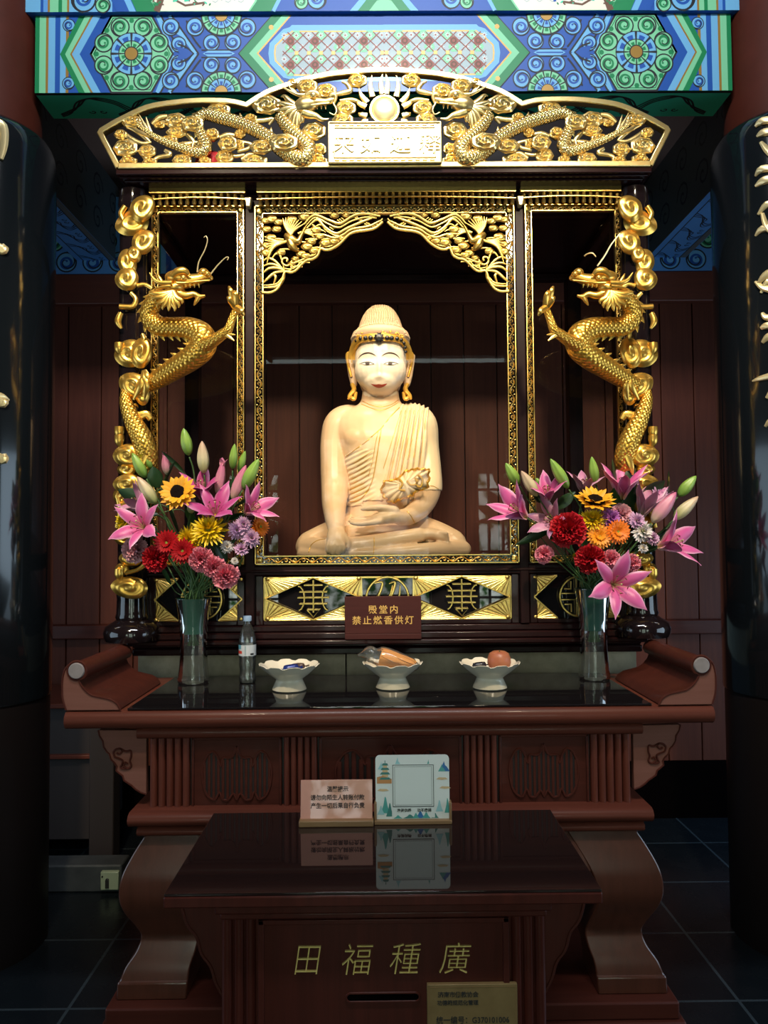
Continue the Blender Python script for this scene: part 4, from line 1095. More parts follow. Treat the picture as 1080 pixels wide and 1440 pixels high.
# scroll ends: a profile across the width, running the depth of the table
zp = lambda x, z: ((60+x/2.16), 880+z/2.16)
prof = [(72, 250), (62, 215), (60, 180), (62, 150), (70, 125), (86, 110), (104, 106), (120, 112), (130, 124), (133, 140), (126, 153), (112, 160), (118, 175), (132, 192), (150, 205), (175, 211), (205, 218), (225, 230), (236, 249)]
for s in (-1, 1):
    pts = []
    for x, z in prof:
        p = V(*zp(x, z), TY0+.012); pts.append((CX+(p.x-CX)*(-s), p.z-.006))
    mb = MB().prism(pts, TY0+.012, 2.925)
    en = tp('scroll_end', mb, 'panel_wood', smooth=50, bev=.002)
    inset = MB().prism(pts, TY0+.0095, TY0+.012)
    fc = tp('end_face', inset, 'end_wood', en)
    g = MB(); q = cr(pts, 4); c = Vc((sum(p[0] for p in pts)/len(pts), sum(p[1] for p in pts)/len(pts)))
    g.tube([(p[0], TY0+.010, p[1]) for p in q], .0035, 6)
    p = V(*zp(105, 136), TY0+.012); xc = CX+(p.x-CX)*(-s)
    ringtube(g, xc, p.z, .030, .0035, TY0+.009)
    tp('carved_line', g, 'panel_wood', en)
    tp('end_disc', MB().lathe([(.0, -.004), (.0235, -.004), (.0255, 0), (.0255, .006)], (0, 0, 0), 28, cap=False).v and MB().join(MB().lathe([(.023, -.005), (.0255, -.002), (.0255, .01)], (0, 0, 0), 28), Matrix.Translation((xc, TY0+.006, p.z)) @ Matrix.Rotation(-PI/2, 4, 'X')), grainy('disc_metal', (.24, .20, .19), (.32, .27, .26), 30, .45) if 'disc_metal' not in M else 'disc_metal', en)
# mouldings, frieze and flutes
mz = [(TY0+.06, .925), (TY0+.04, .928), (TY0+.03, .938), (TY0+.03, .952), (TY0+.04, .962), (TY0+.06, .966), (TY0+.5, .966), (TY0+.5, .925)]
XL, XR = CX-.822, CX+.822
tp('upper_moulding', MB().prism(mz, XL+.01, XR-.01, axis='x'), 'table_wood', smooth=60)
tp('carcass', MB().box(XL+.07, XR-.07, TY0+.062, TY0+.52, .70, .93), 'line_dark')
FL = [(-.775, -.645), (-.345, -.235), (.235, .345), (.645, .775)]
for a, b_ in FL:
    g = MB(); n = 5; wd = (b_-a)/n
    for i in range(n):
        x = CX+a+(i+.5)*wd; pr = [(x+wd*.47*cos(t*PI/8), TY0+.058-.018*sin(t*PI/8)) for t in range(9)]
        g.prism([(x-wd*.5, TY0+.066)]+list(reversed(pr))+[(x+wd*.5, TY0+.066)], .70, .927, axis='z')
    tp('fluted_post', g, 'table_wood_v', smooth=50)
for s in (-1, 1):
    g = MB(); n = 6; wd = .075
    for i in range(n):
        y_ = TY0+.10+i*wd; g.prism([(XL+.068 if s < 0 else XR-.068, y_)]+[((CX+s*(.762+.018*sin(t*PI/8))), y_+wd*.5-wd*.47*cos(t*PI/8)) for t in range(9)]+[(XL+.068 if s < 0 else XR-.068, y_+wd)], .70, .927, axis='z')
    tp('fluted_side', g, 'table_wood_v', smooth=50)
PN = [(-.640, -.350), (-.230, .230), (.350, .640)]
for a, b_ in PN:
    x0, x1 = CX+a, CX+b_; xm = (x0+x1)/2; g = MB().box(x0, x1, TY0+.055, TY0+.066, .70, .927)
    for q in ((x0, x0+.008, .70, .927), (x1-.008, x1, .70, .927), (x0, x1, .70, .706), (x0, x1, .919, .927)): g.box(q[0], q[1], TY0+.047, TY0+.060, q[2], q[3])
    pn = tp('frieze_panel', g, 'panel_wood', bev=.002)
    # the bat-shaped reeded field
    w2 = (b_-a)*.385; zc = .812
    oh = [(0, .085), (.10, .055), (.22, .048), (.40, .048), (.46, .022), (.55, .050), (.68, .068), (.84, .058), (.97, .025), (1.0, -.01), (.92, -.055), (.78, -.078), (.62, -.083), (.50, -.060), (.42, -.082), (.25, -.085), (.10, -.065), (0, -.084)]
    ol = [(u*w2, v) for u, v in oh]; ol = ol + [(-u, v) for u, v in reversed(ol[1:-1])]
    q = [p[:2] for p in cr(ol+[ol[0]], 3)]
    g = MB(); g.tube([(xm+u, TY0+.054, zc+v) for u, v in q], .0042, 6); tp('carved_outline', g, 'panel_wood', pn)
    ql = [(xm+u*.97, zc+v*.97) for u, v in q[:-1]]
    tp('groove_shade', MB().prism(ql, TY0+.0535, TY0+.056), 'line_dark', pn)  # dark plate behind the reeds, the shade of the grooves put into its colour
    g = MB(); n = 15
    for i in range(n):
        u = (-1+2*(i+.5)/n); hits = []
        for (ua, va), (ub, vb) in zip(q, q[1:]):
            if (ua-u*w2)*(ub-u*w2) <= 0 and ua != ub: hits.append(va+(vb-va)*(u*w2-ua)/(ub-ua))
        if len(hits) >= 2: g.tube([(xm+u*w2, TY0+.055, zc+min(hits)+.004), (xm+u*w2, TY0+.055, zc+max(hits)-.004)], w2/n*.72, 8, .8, (0, -1, 0))
    tp('carved_reeding', g, 'panel_wood', pn)
# scalloped bracket wings
zw = lambda x, z: (60+x/2.16, 880+z/2.16)
wing = [(172, 312), (176, 330), (186, 345), (188, 362), (198, 378), (206, 384), (210, 400), (222, 412), (228, 422), (226, 434), (238, 444), (246, 450), (250, 464), (262, 472), (274, 480), (284, 490), (300, 500), (318, 506), (318, 312)]
for s in (-1, 1):
    pts = []
    for x, z in wing:
        p = V(*zw(x, z), TY0+.07); pts.append((CX+(p.x-CX)*(-s), p.z-.003))
    wg = tp('bracket_wing', MB().prism(pts, TY0+.06, TY0+.085), 'end_wood', bev=.002)
    g = MB(); g.tube([(a, TY0+.060, b_) for a, b_ in pts[:-1]], .003, 6)
    for loop in ([(218, 378), (226, 370), (240, 368), (244, 376), (236, 384), (228, 380)], [(240, 368), (256, 376), (270, 374), (272, 390), (268, 405), (272, 420), (262, 428), (250, 420), (254, 410), (262, 414)], [(218, 378), (222, 392), (236, 398), (246, 404), (244, 416), (240, 424), (248, 428), (258, 428)]):
        P = []
        for x, z in loop: p = V(*zw(x, z), TY0+.07); P.append((CX+(p.x-CX)*(-s), TY0+.059, p.z-.003, .0035))
        sweep(g, P, 5, 6)
    tp('carved_cloud', g, 'panel_wood', wg)
# waist mouldings
w1 = [(TY0+.10, .667), (TY0-.012, .669), (TY0-.024, .680), (TY0-.026, .692), (TY0-.018, .704), (TY0-.004, .710), (TY0+.10, .710), (TY0+.5, .710), (TY0+.5, .667)]
w2_ = [(TY0+.02, .632), (TY0-.002, .636), (TY0-.012, .645), (TY0-.010, .656), (TY0+.004, .664), (TY0+.02, .667), (TY0+.5, .667), (TY0+.5, .632)]
tp('waist_moulding', MB().prism(w1, XL+.0, XR-.0, axis='x').prism(w2_, XL+.025, XR-.025, axis='x'), 'table_wood', smooth=60)
# bulging apron and S-curved legs
def leg(s):
    g = MB(); rows = []
    P = [(.636, .775, .0, .22), (.58, .81, -.022, .22), (.52, .838, -.042, .215), (.46, .845, -.047, .205), (.41, .832, -.036, .195), (.36, .805, -.014, .185), (.32, .790, 0, .180), (.28, .800, -.012, .185), (.24, .828, -.03, .20), (.205, .842, -.04, .21), (.200, .848, -.046, .215), (.15, .850, -.046, .215)]
    P2 = cr(P[:-2], 4) + P[-2:]
    n = len(P2)
    for z, xo, dy, wd in P2:
        x1 = CX+s*xo; x0 = CX+s*(xo-wd); y0 = TY0+.015+dy; y1 = y0+wd*.85
        rows.append([(x0, y0, z), (x1, y0, z), (x1, y1, z), (x0, y1, z)])
    vs = [p for r_ in rows for p in r_]
    fs = [(4*j+k, 4*j+(k+1) % 4, 4*j+4+(k+1) % 4, 4*j+4+k) for j in range(n-1) for k in range(4)] + [(0, 1, 2, 3), (4*n-4, 4*n-3, 4*n-2, 4*n-1)]
    return g.add(vs, fs)
def bleg(s):
    b = leg(s); b.v = [(x, 5.52-y-.02, z) for x, y, z in b.v]; return b
for s in (-1, 1):
    tp('leg', leg(s), 'leg_wood', smooth=35, bev=.004); tp('leg', bleg(s), 'leg_wood', smooth=35, bev=.004)
ap = MB().grid(lambda u, v: (CX-.62+1.24*u, TY0+.02-.045*sin(min(1, (1-v)*1.25)*PI*.55), .50+.136*v - (.07*abs(2*u-1)**3*(1-v))), 20, 8)
tp('apron', ap.box(CX-.62, CX+.62, TY0+.03, TY0+.05, .46, .636), 'leg_wood', smooth=60)
tp('plinth_base', MB().box(CX-.87, CX+.87, TY0-.075, TY1+.02, .098, .150).box(CX-.885, CX+.885, TY0-.09, TY1+.03, .03, .098).box(CX-.84, CX-.70, TY0-.05, TY1, 0, .03).box(CX+.70, CX+.84, TY0-.05, TY1, 0, .03), 'panel_wood', bev=.006)
GZ = TZ+.006
tag(obj('glass_sheet', MB().box(CX-.835, CX+.835, TY0+.012, TY1-.012, TZ+.0003, GZ), 'black_glass', loc=(CX, 2.75, TZ), bev=.0015), 'dark glossy glass sheet covering the altar table top between its scroll ends', 'glass sheet')

# ------------------------------------------------------------------ merit box
BCX = .005
mbx = thing('offering_box', 'low dark wooden offering box with gilt inscription in front of the altar table', 'offering box', (BCX, 2.1, 0))
def bp(name, mb, m, p=mbx, **k): return obj(name, mb, m, p, **k)
by0, by1, bz = 1.84, 2.385, .722
bp('box_top', MB().box(BCX-.517, BCX+.517, by0, by1, .695, bz), 'box_wood', bev=.004)
bp('under_moulding', MB().box(BCX-.40, BCX+.40, by0+.015, by1-.01, .672, .695).box(BCX-.39, BCX+.39, by0+.025, by1-.02, .655, .672), 'box_wood', bev=.005)
bp('body', MB().box(BCX-.365, BCX+.365, by0+.05, by1-.05, 0, .66), 'box_wood', bev=.003)
for s in (-1, 1):
    g = MB()
    for i in range(3):
        x = BCX+s*(.320+.028*i); g.prism([(x+.0135*cos(t*PI/8), by0+.052-.014*sin(t*PI/8)) for t in range(9)], .03, .655, axis='z')
    bp('corner_reeding', g, 'box_wood', smooth=50)
g = MB().box(BCX-.300, BCX+.300, by0+.042, by0+.052, .03, .650)
for q in ((-.300, -.286, .03, .65), (.286, .300, .03, .65), (-.300, .300, .638, .65)): g.box(BCX+q[0], BCX+q[1], by0+.034, by0+.045, q[2], q[3])
fp = bp('front_panel', g, 'box_wood', bev=.002)
FY = by0+.042
g = MB()
grainy('gilt_text', (.80, .58, .16), (.92, .72, .26), 60, .38, .3)
for ch, px, py, sx in (('田', 433, 1349, .9), ('福', 503, 1348, 1), ('種', 570, 1347, 1), ('廣', 640, 1346, 1)):
    p = V(px, py, FY); bp('gilt_character', text(ch, .080, p.x, p.z, FY-.002, .003, .18, sx*.95, 1, -.0012), 'gilt_text', fp, smooth=0)
p = V(538.5, 1402, FY)
g = MB(); n = 12
sl = [(p.x+sx*.078+.010*cos(a), p.z+.010*sin(a)) for sx, a0 in ((1, -PI/2), (-1, PI/2)) for a in [a0+PI*k/6 for k in range(7)]]
bp('coin_slot', MB().prism(sl, FY-.0015, FY+.004), 'void', fp)
g.tube([(a, FY-.001, b_) for a, b_ in sl+[sl[0]]], .0028, 6); bp('slot_rim', g, 'box_wood', fp)
for s in (-1, 1):
    wp = [(.375, .655), (.375, .44), (.385, .455), (.405, .49), (.418, .53), (.440, .560), (.452, .60), (.475, .630), (.488, .672), (.375, .672)]
    wg = MB().prism([(BCX+s*a, b_) for a, b_ in wp], by0+.06, by0+.082)
    bw = bp('bracket_wing', wg, 'box_wood', bev=.002)
    bp('carved_edge', MB().tube([(BCX+s*a, by0+.062, b_) for a, b_ in [q[:2] for q in cr(wp[1:9], 4)]], .005, 6), 'box_wood', bw)
tag(obj('glass_sheet', MB().box(BCX-.515, BCX+.515, by0+.002, by1-.002, bz+.0003, bz+.007), 'brown_glass', loc=(BCX, 2.1, bz), bev=.0015), 'dark glossy glass sheet lying on the offering box under the two notices', 'glass sheet')
BZT = bz+.007
# brass number plate on the front (the square code is left out)
a, b_ = V(600, 1381, FY), V(727, 1450, FY)
FY -= .0085
pb = bp('number_plate', MB().box(a.x, b_.x, FY-.004, FY+.008, .385, a.z), 'plate_brass', bev=.001)
pb['label'] = 'brass registration plate at the bottom right'
g = MB()
for s_, px, py, h in (('济南市佛教协会', 644, 1397, .0142), ('功德箱规范化管理', 643.5, 1408.5, .0126)):
    p = V(px, py, FY); g.join(text(s_, h, p.x, p.z, FY-.0045, .0004, 0, 1, .95, .0002))
p = V(664.5, 1432.5, FY); g.join(text('统一编号：G370101006', .0185, p.x, p.z, FY-.0045, .0004, 0, .92, 1, .0002))
bp('plate_lettering', g, 'ink', pb, smooth=0)
g = MB()
for q in ((a.x+.004, b_.x-.004, a.z-.006, a.z-.005), (a.x+.004, a.x+.005, .39, a.z-.005), (b_.x-.005, b_.x-.004, .39, a.z-.005)): g.box(q[0], q[1], FY-.0045, FY-.0035, q[2], q[3])
bp('plate_border', g, 'stand_wood', pb)

# ------------------------------------------------------------------ notices
def leaned(mb, y, z, ang):
    Mx = Matrix.Translation((0, y, z)) @ Matrix.Rotation(ang, 4, 'X') @ Matrix.Translation((0, -y, -z))
    mb.v = [tuple(Mx @ Vc(p)) for p in mb.v]; return mb
D = 2.275; a, b_ = V(422, 1160, D), V(524, 1098, D)
t = thing('notice_stand', 'small pink payment warning notice on a wooden base, left on the offering box', 'notice', ((a.x+b_.x)/2, D, BZT))
obj('wooden_base', MB().box(a.x-.002, b_.x+.002, D-.022, D+.022, BZT, BZT+.018), 'stand_wood', t, bev=.003)
cd = obj('notice_card', leaned(MB().box(a.x+.001, b_.x-.001, D-.003, D+.002, BZT+.012, b_.z), D, BZT, -.16), 'pink_print', t, bev=.001)
g = MB(); xm = (a.x+b_.x)/2
for s_, py, h in (('温馨提示', 1111, .0165), ('请勿向陌生人转账付款', 1122.5, .0165), ('产生一切后果自行负责', 1133.5, .0165)):
    p = V(475, py, D); g.join(text(s_, h, xm+.003, p.z, D-.0034, .0003, 0, .96, 1, .0004))
obj('notice_lettering', leaned(g, D, BZT, -.16), 'ink_dark_red', cd, smooth=0)
D = 2.285; a, b_ = V(528, 1158, D), V(632, 1062, D)
t = thing('picture_stand', 'upright pale landscape card with framed centre panel in a wooden base beside the pink notice', 'notice', ((a.x+b_.x)/2, D, BZT))
obj('wooden_base', MB().box(a.x-.003, b_.x+.004, D-.018, D+.018, BZT, BZT+.012).box(a.x-.003, a.x+.004, D-.014, D+.014, BZT, BZT+.062).box(b_.x-.003, b_.x+.004, D-.014, D+.014, BZT, BZT+.062), 'stand_wood', t, bev=.002)
x0, x1, z0, z1 = a.x+.001, b_.x-.001, BZT+.010, b_.z
rr = .012; cpts = [(x0, z0), (x1, z0)] + [(x1-rr+rr*cos(q*PI/8), z1-rr+rr*sin(q*PI/8)) for q in range(5)] + [(x0+rr-rr*sin(q*PI/8), z1-rr+rr*cos(q*PI/8)) for q in range(5)]
TL = -.05
cd = obj('picture_card', leaned(MB().prism(cpts, D-.003, D+.001), D, BZT, TL), 'white_print', t, smooth=0)
mt = ['white_print']; P = Paint(lambda u, v, l: (u, D-.0032-l, v), mt)
for nm, c in (('print_teal', '4fa59a'), ('print_sand', 'd8b98a'), ('print_blue', '2f6fa8'), ('print_orange', 'c98a4e'), ('print_pale', 'dfe6de'), ('print_sky', '9fcfd0'), ('print_green', '3c8077')): mat(nm, c, .4)
Wd, Hd = x1-x0, z1-z0
u_ = lambda q: x0+Wd*q; v_ = lambda q: z0+Hd*q
def peak(x, w_, y0, y1, c, l): P.fill([(u_(x-w_), v_(y0)), (u_(x-w_*.4), v_(y0+(y1-y0)*.5)), (u_(x-w_*.1), v_(y1*.97)), (u_(x), v_(y1)), (u_(x+w_*.2), v_(y1*.93)), (u_(x+w_*.5), v_(y0+(y1-y0)*.45)), (u_(x+w_), v_(y0))], c, l)
for x, w_, y0, y1, c in ((.08, .05, .78, .90, 'print_sky'), (.30, .06, .80, .97, 'print_sky'), (.72, .04, .80, .93, 'print_teal'), (.93, .08, .74, .90, 'print_blue'), (.90, .05, .74, .86, 'print_teal'), (.13, .06, .10, .36, 'print_teal'), (.07, .05, .08, .22, 'print_sky'), (.19, .05, .05, .26, 'print_green'), (.86, .05, .12, .30, 'print_sky'), (.97, .04, .10, .33, 'print_teal'), (.60, .07, .02, .13, 'print_blue'), (.68, .06, .02, .11, 'print_teal'), (.46, .09, .02, .08, 'print_green'), (.30, .06, .02, .07, 'print_teal'), (.80, .05, .02, .10, 'print_green')): peak(x, w_, y0, y1, c, 1)
for k, (wd, yy) in enumerate(((.16, .62), (.14, .70), (.12, .77), (.09, .84))):   # the little tower
    P.fill([(u_(.13-wd*.5), v_(yy)), (u_(.13+wd*.5), v_(yy)), (u_(.13+wd*.34), v_(yy+.035)), (u_(.13-wd*.34), v_(yy+.035))], 'print_green', 3)
    P.fill([(u_(.13-wd*.3), v_(yy-.04)), (u_(.13+wd*.3), v_(yy-.04)), (u_(.13+wd*.3), v_(yy)), (u_(.13-wd*.3), v_(yy))], 'print_sand', 2)
P.line([(u_(.13), v_(.87)), (u_(.13), v_(.92))], .002, 'print_green', 3)
P.fill([(u_(.02), v_(.56)), (u_(.24), v_(.56)), (u_(.22), v_(.63)), (u_(.10), v_(.68)), (u_(.02), v_(.66))], 'print_orange', 2)
for x, y_ in ((.90, .62), (.10, .45), (.94, .48)): P.fill([(u_(x-.08), v_(y_)), (u_(x-.04), v_(y_+.03)), (u_(x+.05), v_(y_+.025)), (u_(x+.08), v_(y_)), (u_(x), v_(y_-.012))], 'print_sand', 2)
P.fill([(u_(.22), v_(.03)), (u_(.80), v_(.03)), (u_(.80), v_(.86)), (u_(.22), v_(.86))], 'print_pale', 4)
for x, w_, y0, y1, c in ((.60, .07, .02, .13, 'print_blue'), (.68, .06, .02, .11, 'print_teal'), (.46, .09, .02, .08, 'print_green'), (.30, .06, .02, .07, 'print_teal'), (.54, .05, .02, .10, 'print_teal')): peak(x, w_, y0, y1, c, 5)
P.loop([(u_(.235), v_(.20)), (u_(.785), v_(.20)), (u_(.785), v_(.845)), (u_(.235), v_(.845))], .0022, 'ink', 6); P.loop([(u_(.26), v_(.225)), (u_(.76), v_(.225)), (u_(.76), v_(.82)), (u_(.26), v_(.82))], .001, 'ink', 6)
obj('landscape_print', leaned(P.mb, D, BZT, TL), mt, cd, smooth=0, recalc=False)
g = MB()
for s_, q in (('净资供养', .385), ('功不唐捐', .655)): g.join(text(s_, .0105, u_(q), v_(.145), D-.0042, .0003, 0, 1, 1, .0002))
obj('card_lettering', leaned(g, D, BZT, TL), 'ink', cd, smooth=0)
D = 2.972; a, b_ = V(485, 897, D), V(592, 838, D); zg = 1.178
t = thing('prohibition_sign', 'dark red-brown wooden sign with gilt lettering on the shrine base in front of the panel', 'sign', ((a.x+b_.x)/2, D, zg))
# it stands on a little foot on the base moulding
obj('sign_foot', MB().box(a.x-.0, b_.x+.0, D-.008, D+.045, zg+.0005, zg+.022), 'sign_wood', t, bev=.002)
bd = obj('sign_board', MB().box(a.x, b_.x, D-.006, D+.006, zg+.022, b_.z), 'sign_wood', t, bev=.002)
g = MB()
for s_, py, h, sp_ in (('殿堂内', 857, .034, 1.36), ('禁止燃香供灯', 872, .0345, 1.30)):
    p = V(538.5, py, D-.006); g.join(text(s_, h, p.x, p.z, D-.0065, .0006, 0, 1.02, sp_, .0004))
mat('sign_gilt', (.80, .46, .12), .45, .3)
obj('sign_lettering', g, 'sign_gilt', bd, smooth=0)

# ------------------------------------------------------------------ offering bowls and what lies in them
def bowl_mesh(c):
    g = MB()
    def md(a, z): return 1
    P = [(.057, 0), (.061, .004), (.058, .012), (.049, .032), (.047, .038), (.050, .042), (.066, .053), (.087, .069), (.106, .086)]
    Q = [(.104, .0875), (.085, .073), (.064, .058), (.035, .050), (.0, .049)]
    n = 60; vs = []; fs = []; allp = P+Q[:-1]
    for r, z in allp:
        k = max(0, (r-.06)/.044)**1.2
        if z < .05: k = 0
        for i in range(n):
            a = 2*PI*i/n; sc_ = abs(cos(5*a+.3)); w_ = (1-(1-sc_)**2)
            vs.append((c[0]+r*(1+.05*k*w_-.03*k)*cos(a), c[1]+r*(1+.05*k*w_-.03*k)*sin(a), c[2]+z+.011*k*w_-.004*k))
    m = len(allp)
    fs = [(j*n+i, j*n+(i+1) % n, (j+1)*n+(i+1) % n, (j+1)*n+i) for j in range(m-1) for i in range(n)] + [tuple(range(n-1, -1, -1)), tuple(range((m-1)*n, m*n))]
    return g.add(vs, fs)
BL = []
for px, D, lab in ((407, 2.75, 'white scalloped footed bowl beside the water bottle, nearly empty'), (552.5, 2.77, 'white scalloped footed bowl in the middle, holding the wrapped orange pastry'), (689, 2.75, 'white scalloped footed bowl holding the red peach')):
    p = V(px, 972, D); c = (p.x, D, GZ+.0004); BL.append(c)
    o = obj('offering_bowl', bowl_mesh(c), 'ceramic', loc=c, smooth=60)
    tag(o, lab, 'bowl', 'white offering bowls on the altar table')
c = BL[0]
def sweet(x, y, z, ang, m, lab, ln=.034, r=.011):
    t = thing('wrapped_sweet', lab, 'sweet', (x, y, z-r)); d = Vc((cos(ang), sin(ang), .1)).normalized(); o = Vc((x, y, z))
    g = MB(); g.tube([o-d*ln*.5, o-d*ln*.42, o-d*ln*.2, o+d*ln*.2, o+d*ln*.42, o+d*ln*.5], [r*.3, r*.85, r, r, r*.85, r*.3], 12)
    obj('wrapper', g, m, t, smooth=60)
    g = MB()
    for s in (-1, 1):
        e = o+d*s*ln*.5
        g.tube([e, e+d*s*.006, e+d*s*.014], [r*.25, r*.6, r*.95], 10, .35)
    obj('twisted_end', g, m, t, smooth=0)
sweet(c[0]+.006, c[1]-.004, c[2]+.076, .1, 'foil_blue', 'small sweet in blue foil in the nearly empty bowl, in front', .056, .015)
sweet(c[0]+.028, c[1]+.024, c[2]+.078, -.25, 'foil_brown', 'small sweet in brown foil behind the blue one in the nearly empty bowl', .052, .013)
c = BL[1]
t = thing('wrapped_pastry', 'orange cone-shaped pastry in clear wrapping lying in the middle bowl', 'pastry', (c[0]+.01, c[1], c[2]+.066))
ax = [(-.062, .016, .112, .026), (-.04, .012, .108, .034), (-.01, .005, .100, .037), (.03, 0, .090, .031), (.065, -.004, .084, .023), (.082, -.006, .081, .016)]
g = MB(); q = cr([(c[0]+a, c[1]+b_-.004, c[2]+z, r) for a, b_, z, r in ax[1:]], 5)
g.tube([p[:3] for p in q], [p[3]*.9 for p in q], 20); obj('pastry_body', g, 'bread', t, smooth=60)
g = MB()
for k in range(9):
    a0 = k*.7; g.tube([(p[0], p[1]+p[3]*.92*cos(a0+i*.05), p[2]+p[3]*.92*sin(a0+i*.05)) for i, p in enumerate(q)], .0022, 5)
obj('pastry_ridges', g, 'seed_dark' if False else 'bread', t)
g = MB(); wq = cr([(c[0]-.125, c[1]+.03, c[2]+.112, .004), (c[0]-.105, c[1]+.026, c[2]+.116, .014), (c[0]-.085, c[1]+.02, c[2]+.119, .028)]+[(c[0]+a, c[1]+b_-.004, c[2]+z, r*1.10) for a, b_, z, r in ax]+[(c[0]+.092, c[1]-.012, c[2]+.084, .006)], 4)
random.seed(2)
g.tube([p[:3] for p in wq], [p[3]*(1+random.uniform(-.03, .05)) for p in wq], 18); obj('clear_wrapping', g, 'wrap', t, smooth=25)
c = BL[2]
t = thing('peach', 'round red peach sitting in the right bowl', 'peach', (c[0]+.034, c[1]+.0, c[2]+.062))
g = MB().lathe([(.001, .062), (.010, .068), (.022, .070), (.034, .063), (.041, .046), (.042, .030), (.036, .012), (.022, .001), (.002, -.003)], (c[0]+.034, c[1], c[2]+.060), 28, mod=lambda a, z: 1-.05*math.exp(-((a-PI*1.35)/.15)**2))
obj('fruit', g, 'peach', t, smooth=180)
obj('fruit_stem', MB().tube([(c[0]+.034, c[1], c[2]+.120), (c[0]+.036, c[1], c[2]+.132)], .0018, 6), 'stem_green', t)
sweet(c[0]-.036, c[1]+.004, c[2]+.079, .05, 'foil_black', 'dark wrapped sweet lying beside the peach in the right bowl', .050, .013)

# ------------------------------------------------------------------ water bottle
p = V(348, 958, 2.90); c = (p.x, 2.90, GZ+.0004)
t = thing('water_bottle', 'clear plastic water bottle with pale blue cap beside the left flower vase', 'bottle', c)
pr = [(.026, .0), (.030, .004), (.0315, .02), (.029, .045), (.0315, .07), (.0305, .09), (.0315, .10), (.0315, .145), (.0325, .15), (.031, .165), (.025, .190), (.0165, .212), (.013, .220), (.013, .232)]
pr = [(max(a, .001), b_) for a, b_ in [q[:2] for q in cr(pr, 3)]]
obj('bottle_body', MB().lathe(pr, c, 32, mod=lambda a, z: 1-(.05*abs(sin(3*a)) if .02 < z < .08 else 0)), 'bottle_plastic', t, smooth=60)
obj('water', MB().lathe([(r*.94, max(z, .004)) for r, z in pr if z < .176], c, 32), 'bottle_plastic', t, smooth=60)
obj('cap', MB().lathe([(.0155, .230), (.0158, .232), (.0158, .247), (.0145, .249)], c, 28, mod=lambda a, z: 1+.02*(sin(a*28) > 0)), 'cap_blue', t)
lb = MB(); n = 40
lb.add([(c[0]+.0325*cos(2*PI*i/n), c[1]+.0325*sin(2*PI*i/n), c[2]+z) for z in (.103, .143) for i in range(n)], [(i, (i+1) % n, n+(i+1) % n, n+i) for i in range(n)])
lo = obj('label', lb, 'label_white', t)
def onlabel(u0, u1, z0, z1, m, name):
    g = MB(); g.grid(lambda u, v: (c[0]+.0328*cos(u0+(u1-u0)*u), c[1]+.0328*sin(u0+(u1-u0)*u), c[2]+z0+(z1-z0)*v), 8, 1); obj(name, g, m, lo)
onlabel(PI*1.02, PI*1.30, .128, .143, 'label_blue', 'label_picture'); onlabel(PI*1.02, PI*1.34, .111, .122, 'label_red', 'label_print'); onlabel(PI*1.45, PI*1.5, .106, .141, 'foil_blue' if False else 'paint_grey', 'label_strip'); onlabel(PI*1.66, PI*1.8, .106, .113, 'ink', 'label_small_print')
# ------------------------------------------------------------------ seated statue
SB = (.012, 3.36, 1.471)
bu = thing('buddha_statue', 'cream and gold painted seated Buddha statue behind the glass of the shrine', 'statue', SB)
raw = MB()
def T4(pts, k=5, n=14, fl=1.0, ref=None):
    P = []
    for px, py, D, r in pts:
        p = V(px, py, D); P.append((p.x, D, p.z, r*D/1080))
    q = cr(P, k)
    a = Vc(q[0][:3]); b_ = Vc(q[1][:3]); e = Vc(q[-1][:3]); f = Vc(q[-2][:3])
    # rounded ends
    st = [(*(a+(a-b_).normalized()*q[0][3]*.5), q[0][3]*.75), (*(a+(a-b_).normalized()*q[0][3]*.85), q[0][3]*.4)]
    en = [(*(e+(e-f).normalized()*q[-1][3]*.5), q[-1][3]*.75), (*(e+(e-f).normalized()*q[-1][3]*.85), q[-1][3]*.4)]
    q = st[::-1]+q+en
    raw.tube([p[:3] for p in q], [p[3] for p in q], n, fl, ref)
def E4(px, py, D, rx, ry, rz, ang=0):
    raw.ell(V(px, py, D), (rx*D/1080, ry, rz*D/1080), 24, 16, 0, Matrix.Rotation(ang, 3, 'Y'))
# torso
rows = [(770, 480, 592, .13, 3.42), (745, 482, 592, .13, 3.43), (715, 487, 588, .120, 3.44), (685, 486, 594, .125, 3.45), (650, 480, 600, .138, 3.45), (620, 472, 602, .142, 3.45), (600, 466, 604, .132, 3.46), (586, 470, 600, .112, 3.46), (577, 486, 584, .092, 3.46), (570, 502, 568, .08, 3.455), (562, 508, 562, .076, 3.45), (545, 510, 560, .075, 3.45)]
q = cr(rows, 3); n = 36; vs = []
for py, xa, xb, hd, D in q:
    a = V(xa, py, D); b_ = V(xb, py, D)
    for i in range(n):
        t = 2*PI*i/n; vs.append(((a.x+b_.x)/2+(b_.x-a.x)/2*cos(t), D+hd*sin(t)*(1-.0*cos(t)), (a.z+b_.z)/2))
m = len(q)
raw.add(vs, [(j*n+i, j*n+(i+1) % n, (j+1)*n+(i+1) % n, (j+1)*n+i) for j in range(m-1) for i in range(n)]+[tuple(range(n)), tuple(range((m-1)*n, m*n))])
E4(509, 616, 3.375, 26, .05, 20); E4(561, 616, 3.375, 26, .05, 20)
# head
E4(535, 503, 3.43, 39, .138, 47); E4(535, 522, 3.39, 37, .105, 32); E4(535, 536, 3.37, 26, .085, 20)
for s in (-1, 1):
    T4([(535+s*41, 505, 3.46, 6), (535+s*42.5, 500, 3.455, 7), (535+s*41.5, 515, 3.45, 6), (535+s*39, 530, 3.45, 6), (535+s*37, 541, 3.45, 5)], 4, 10)
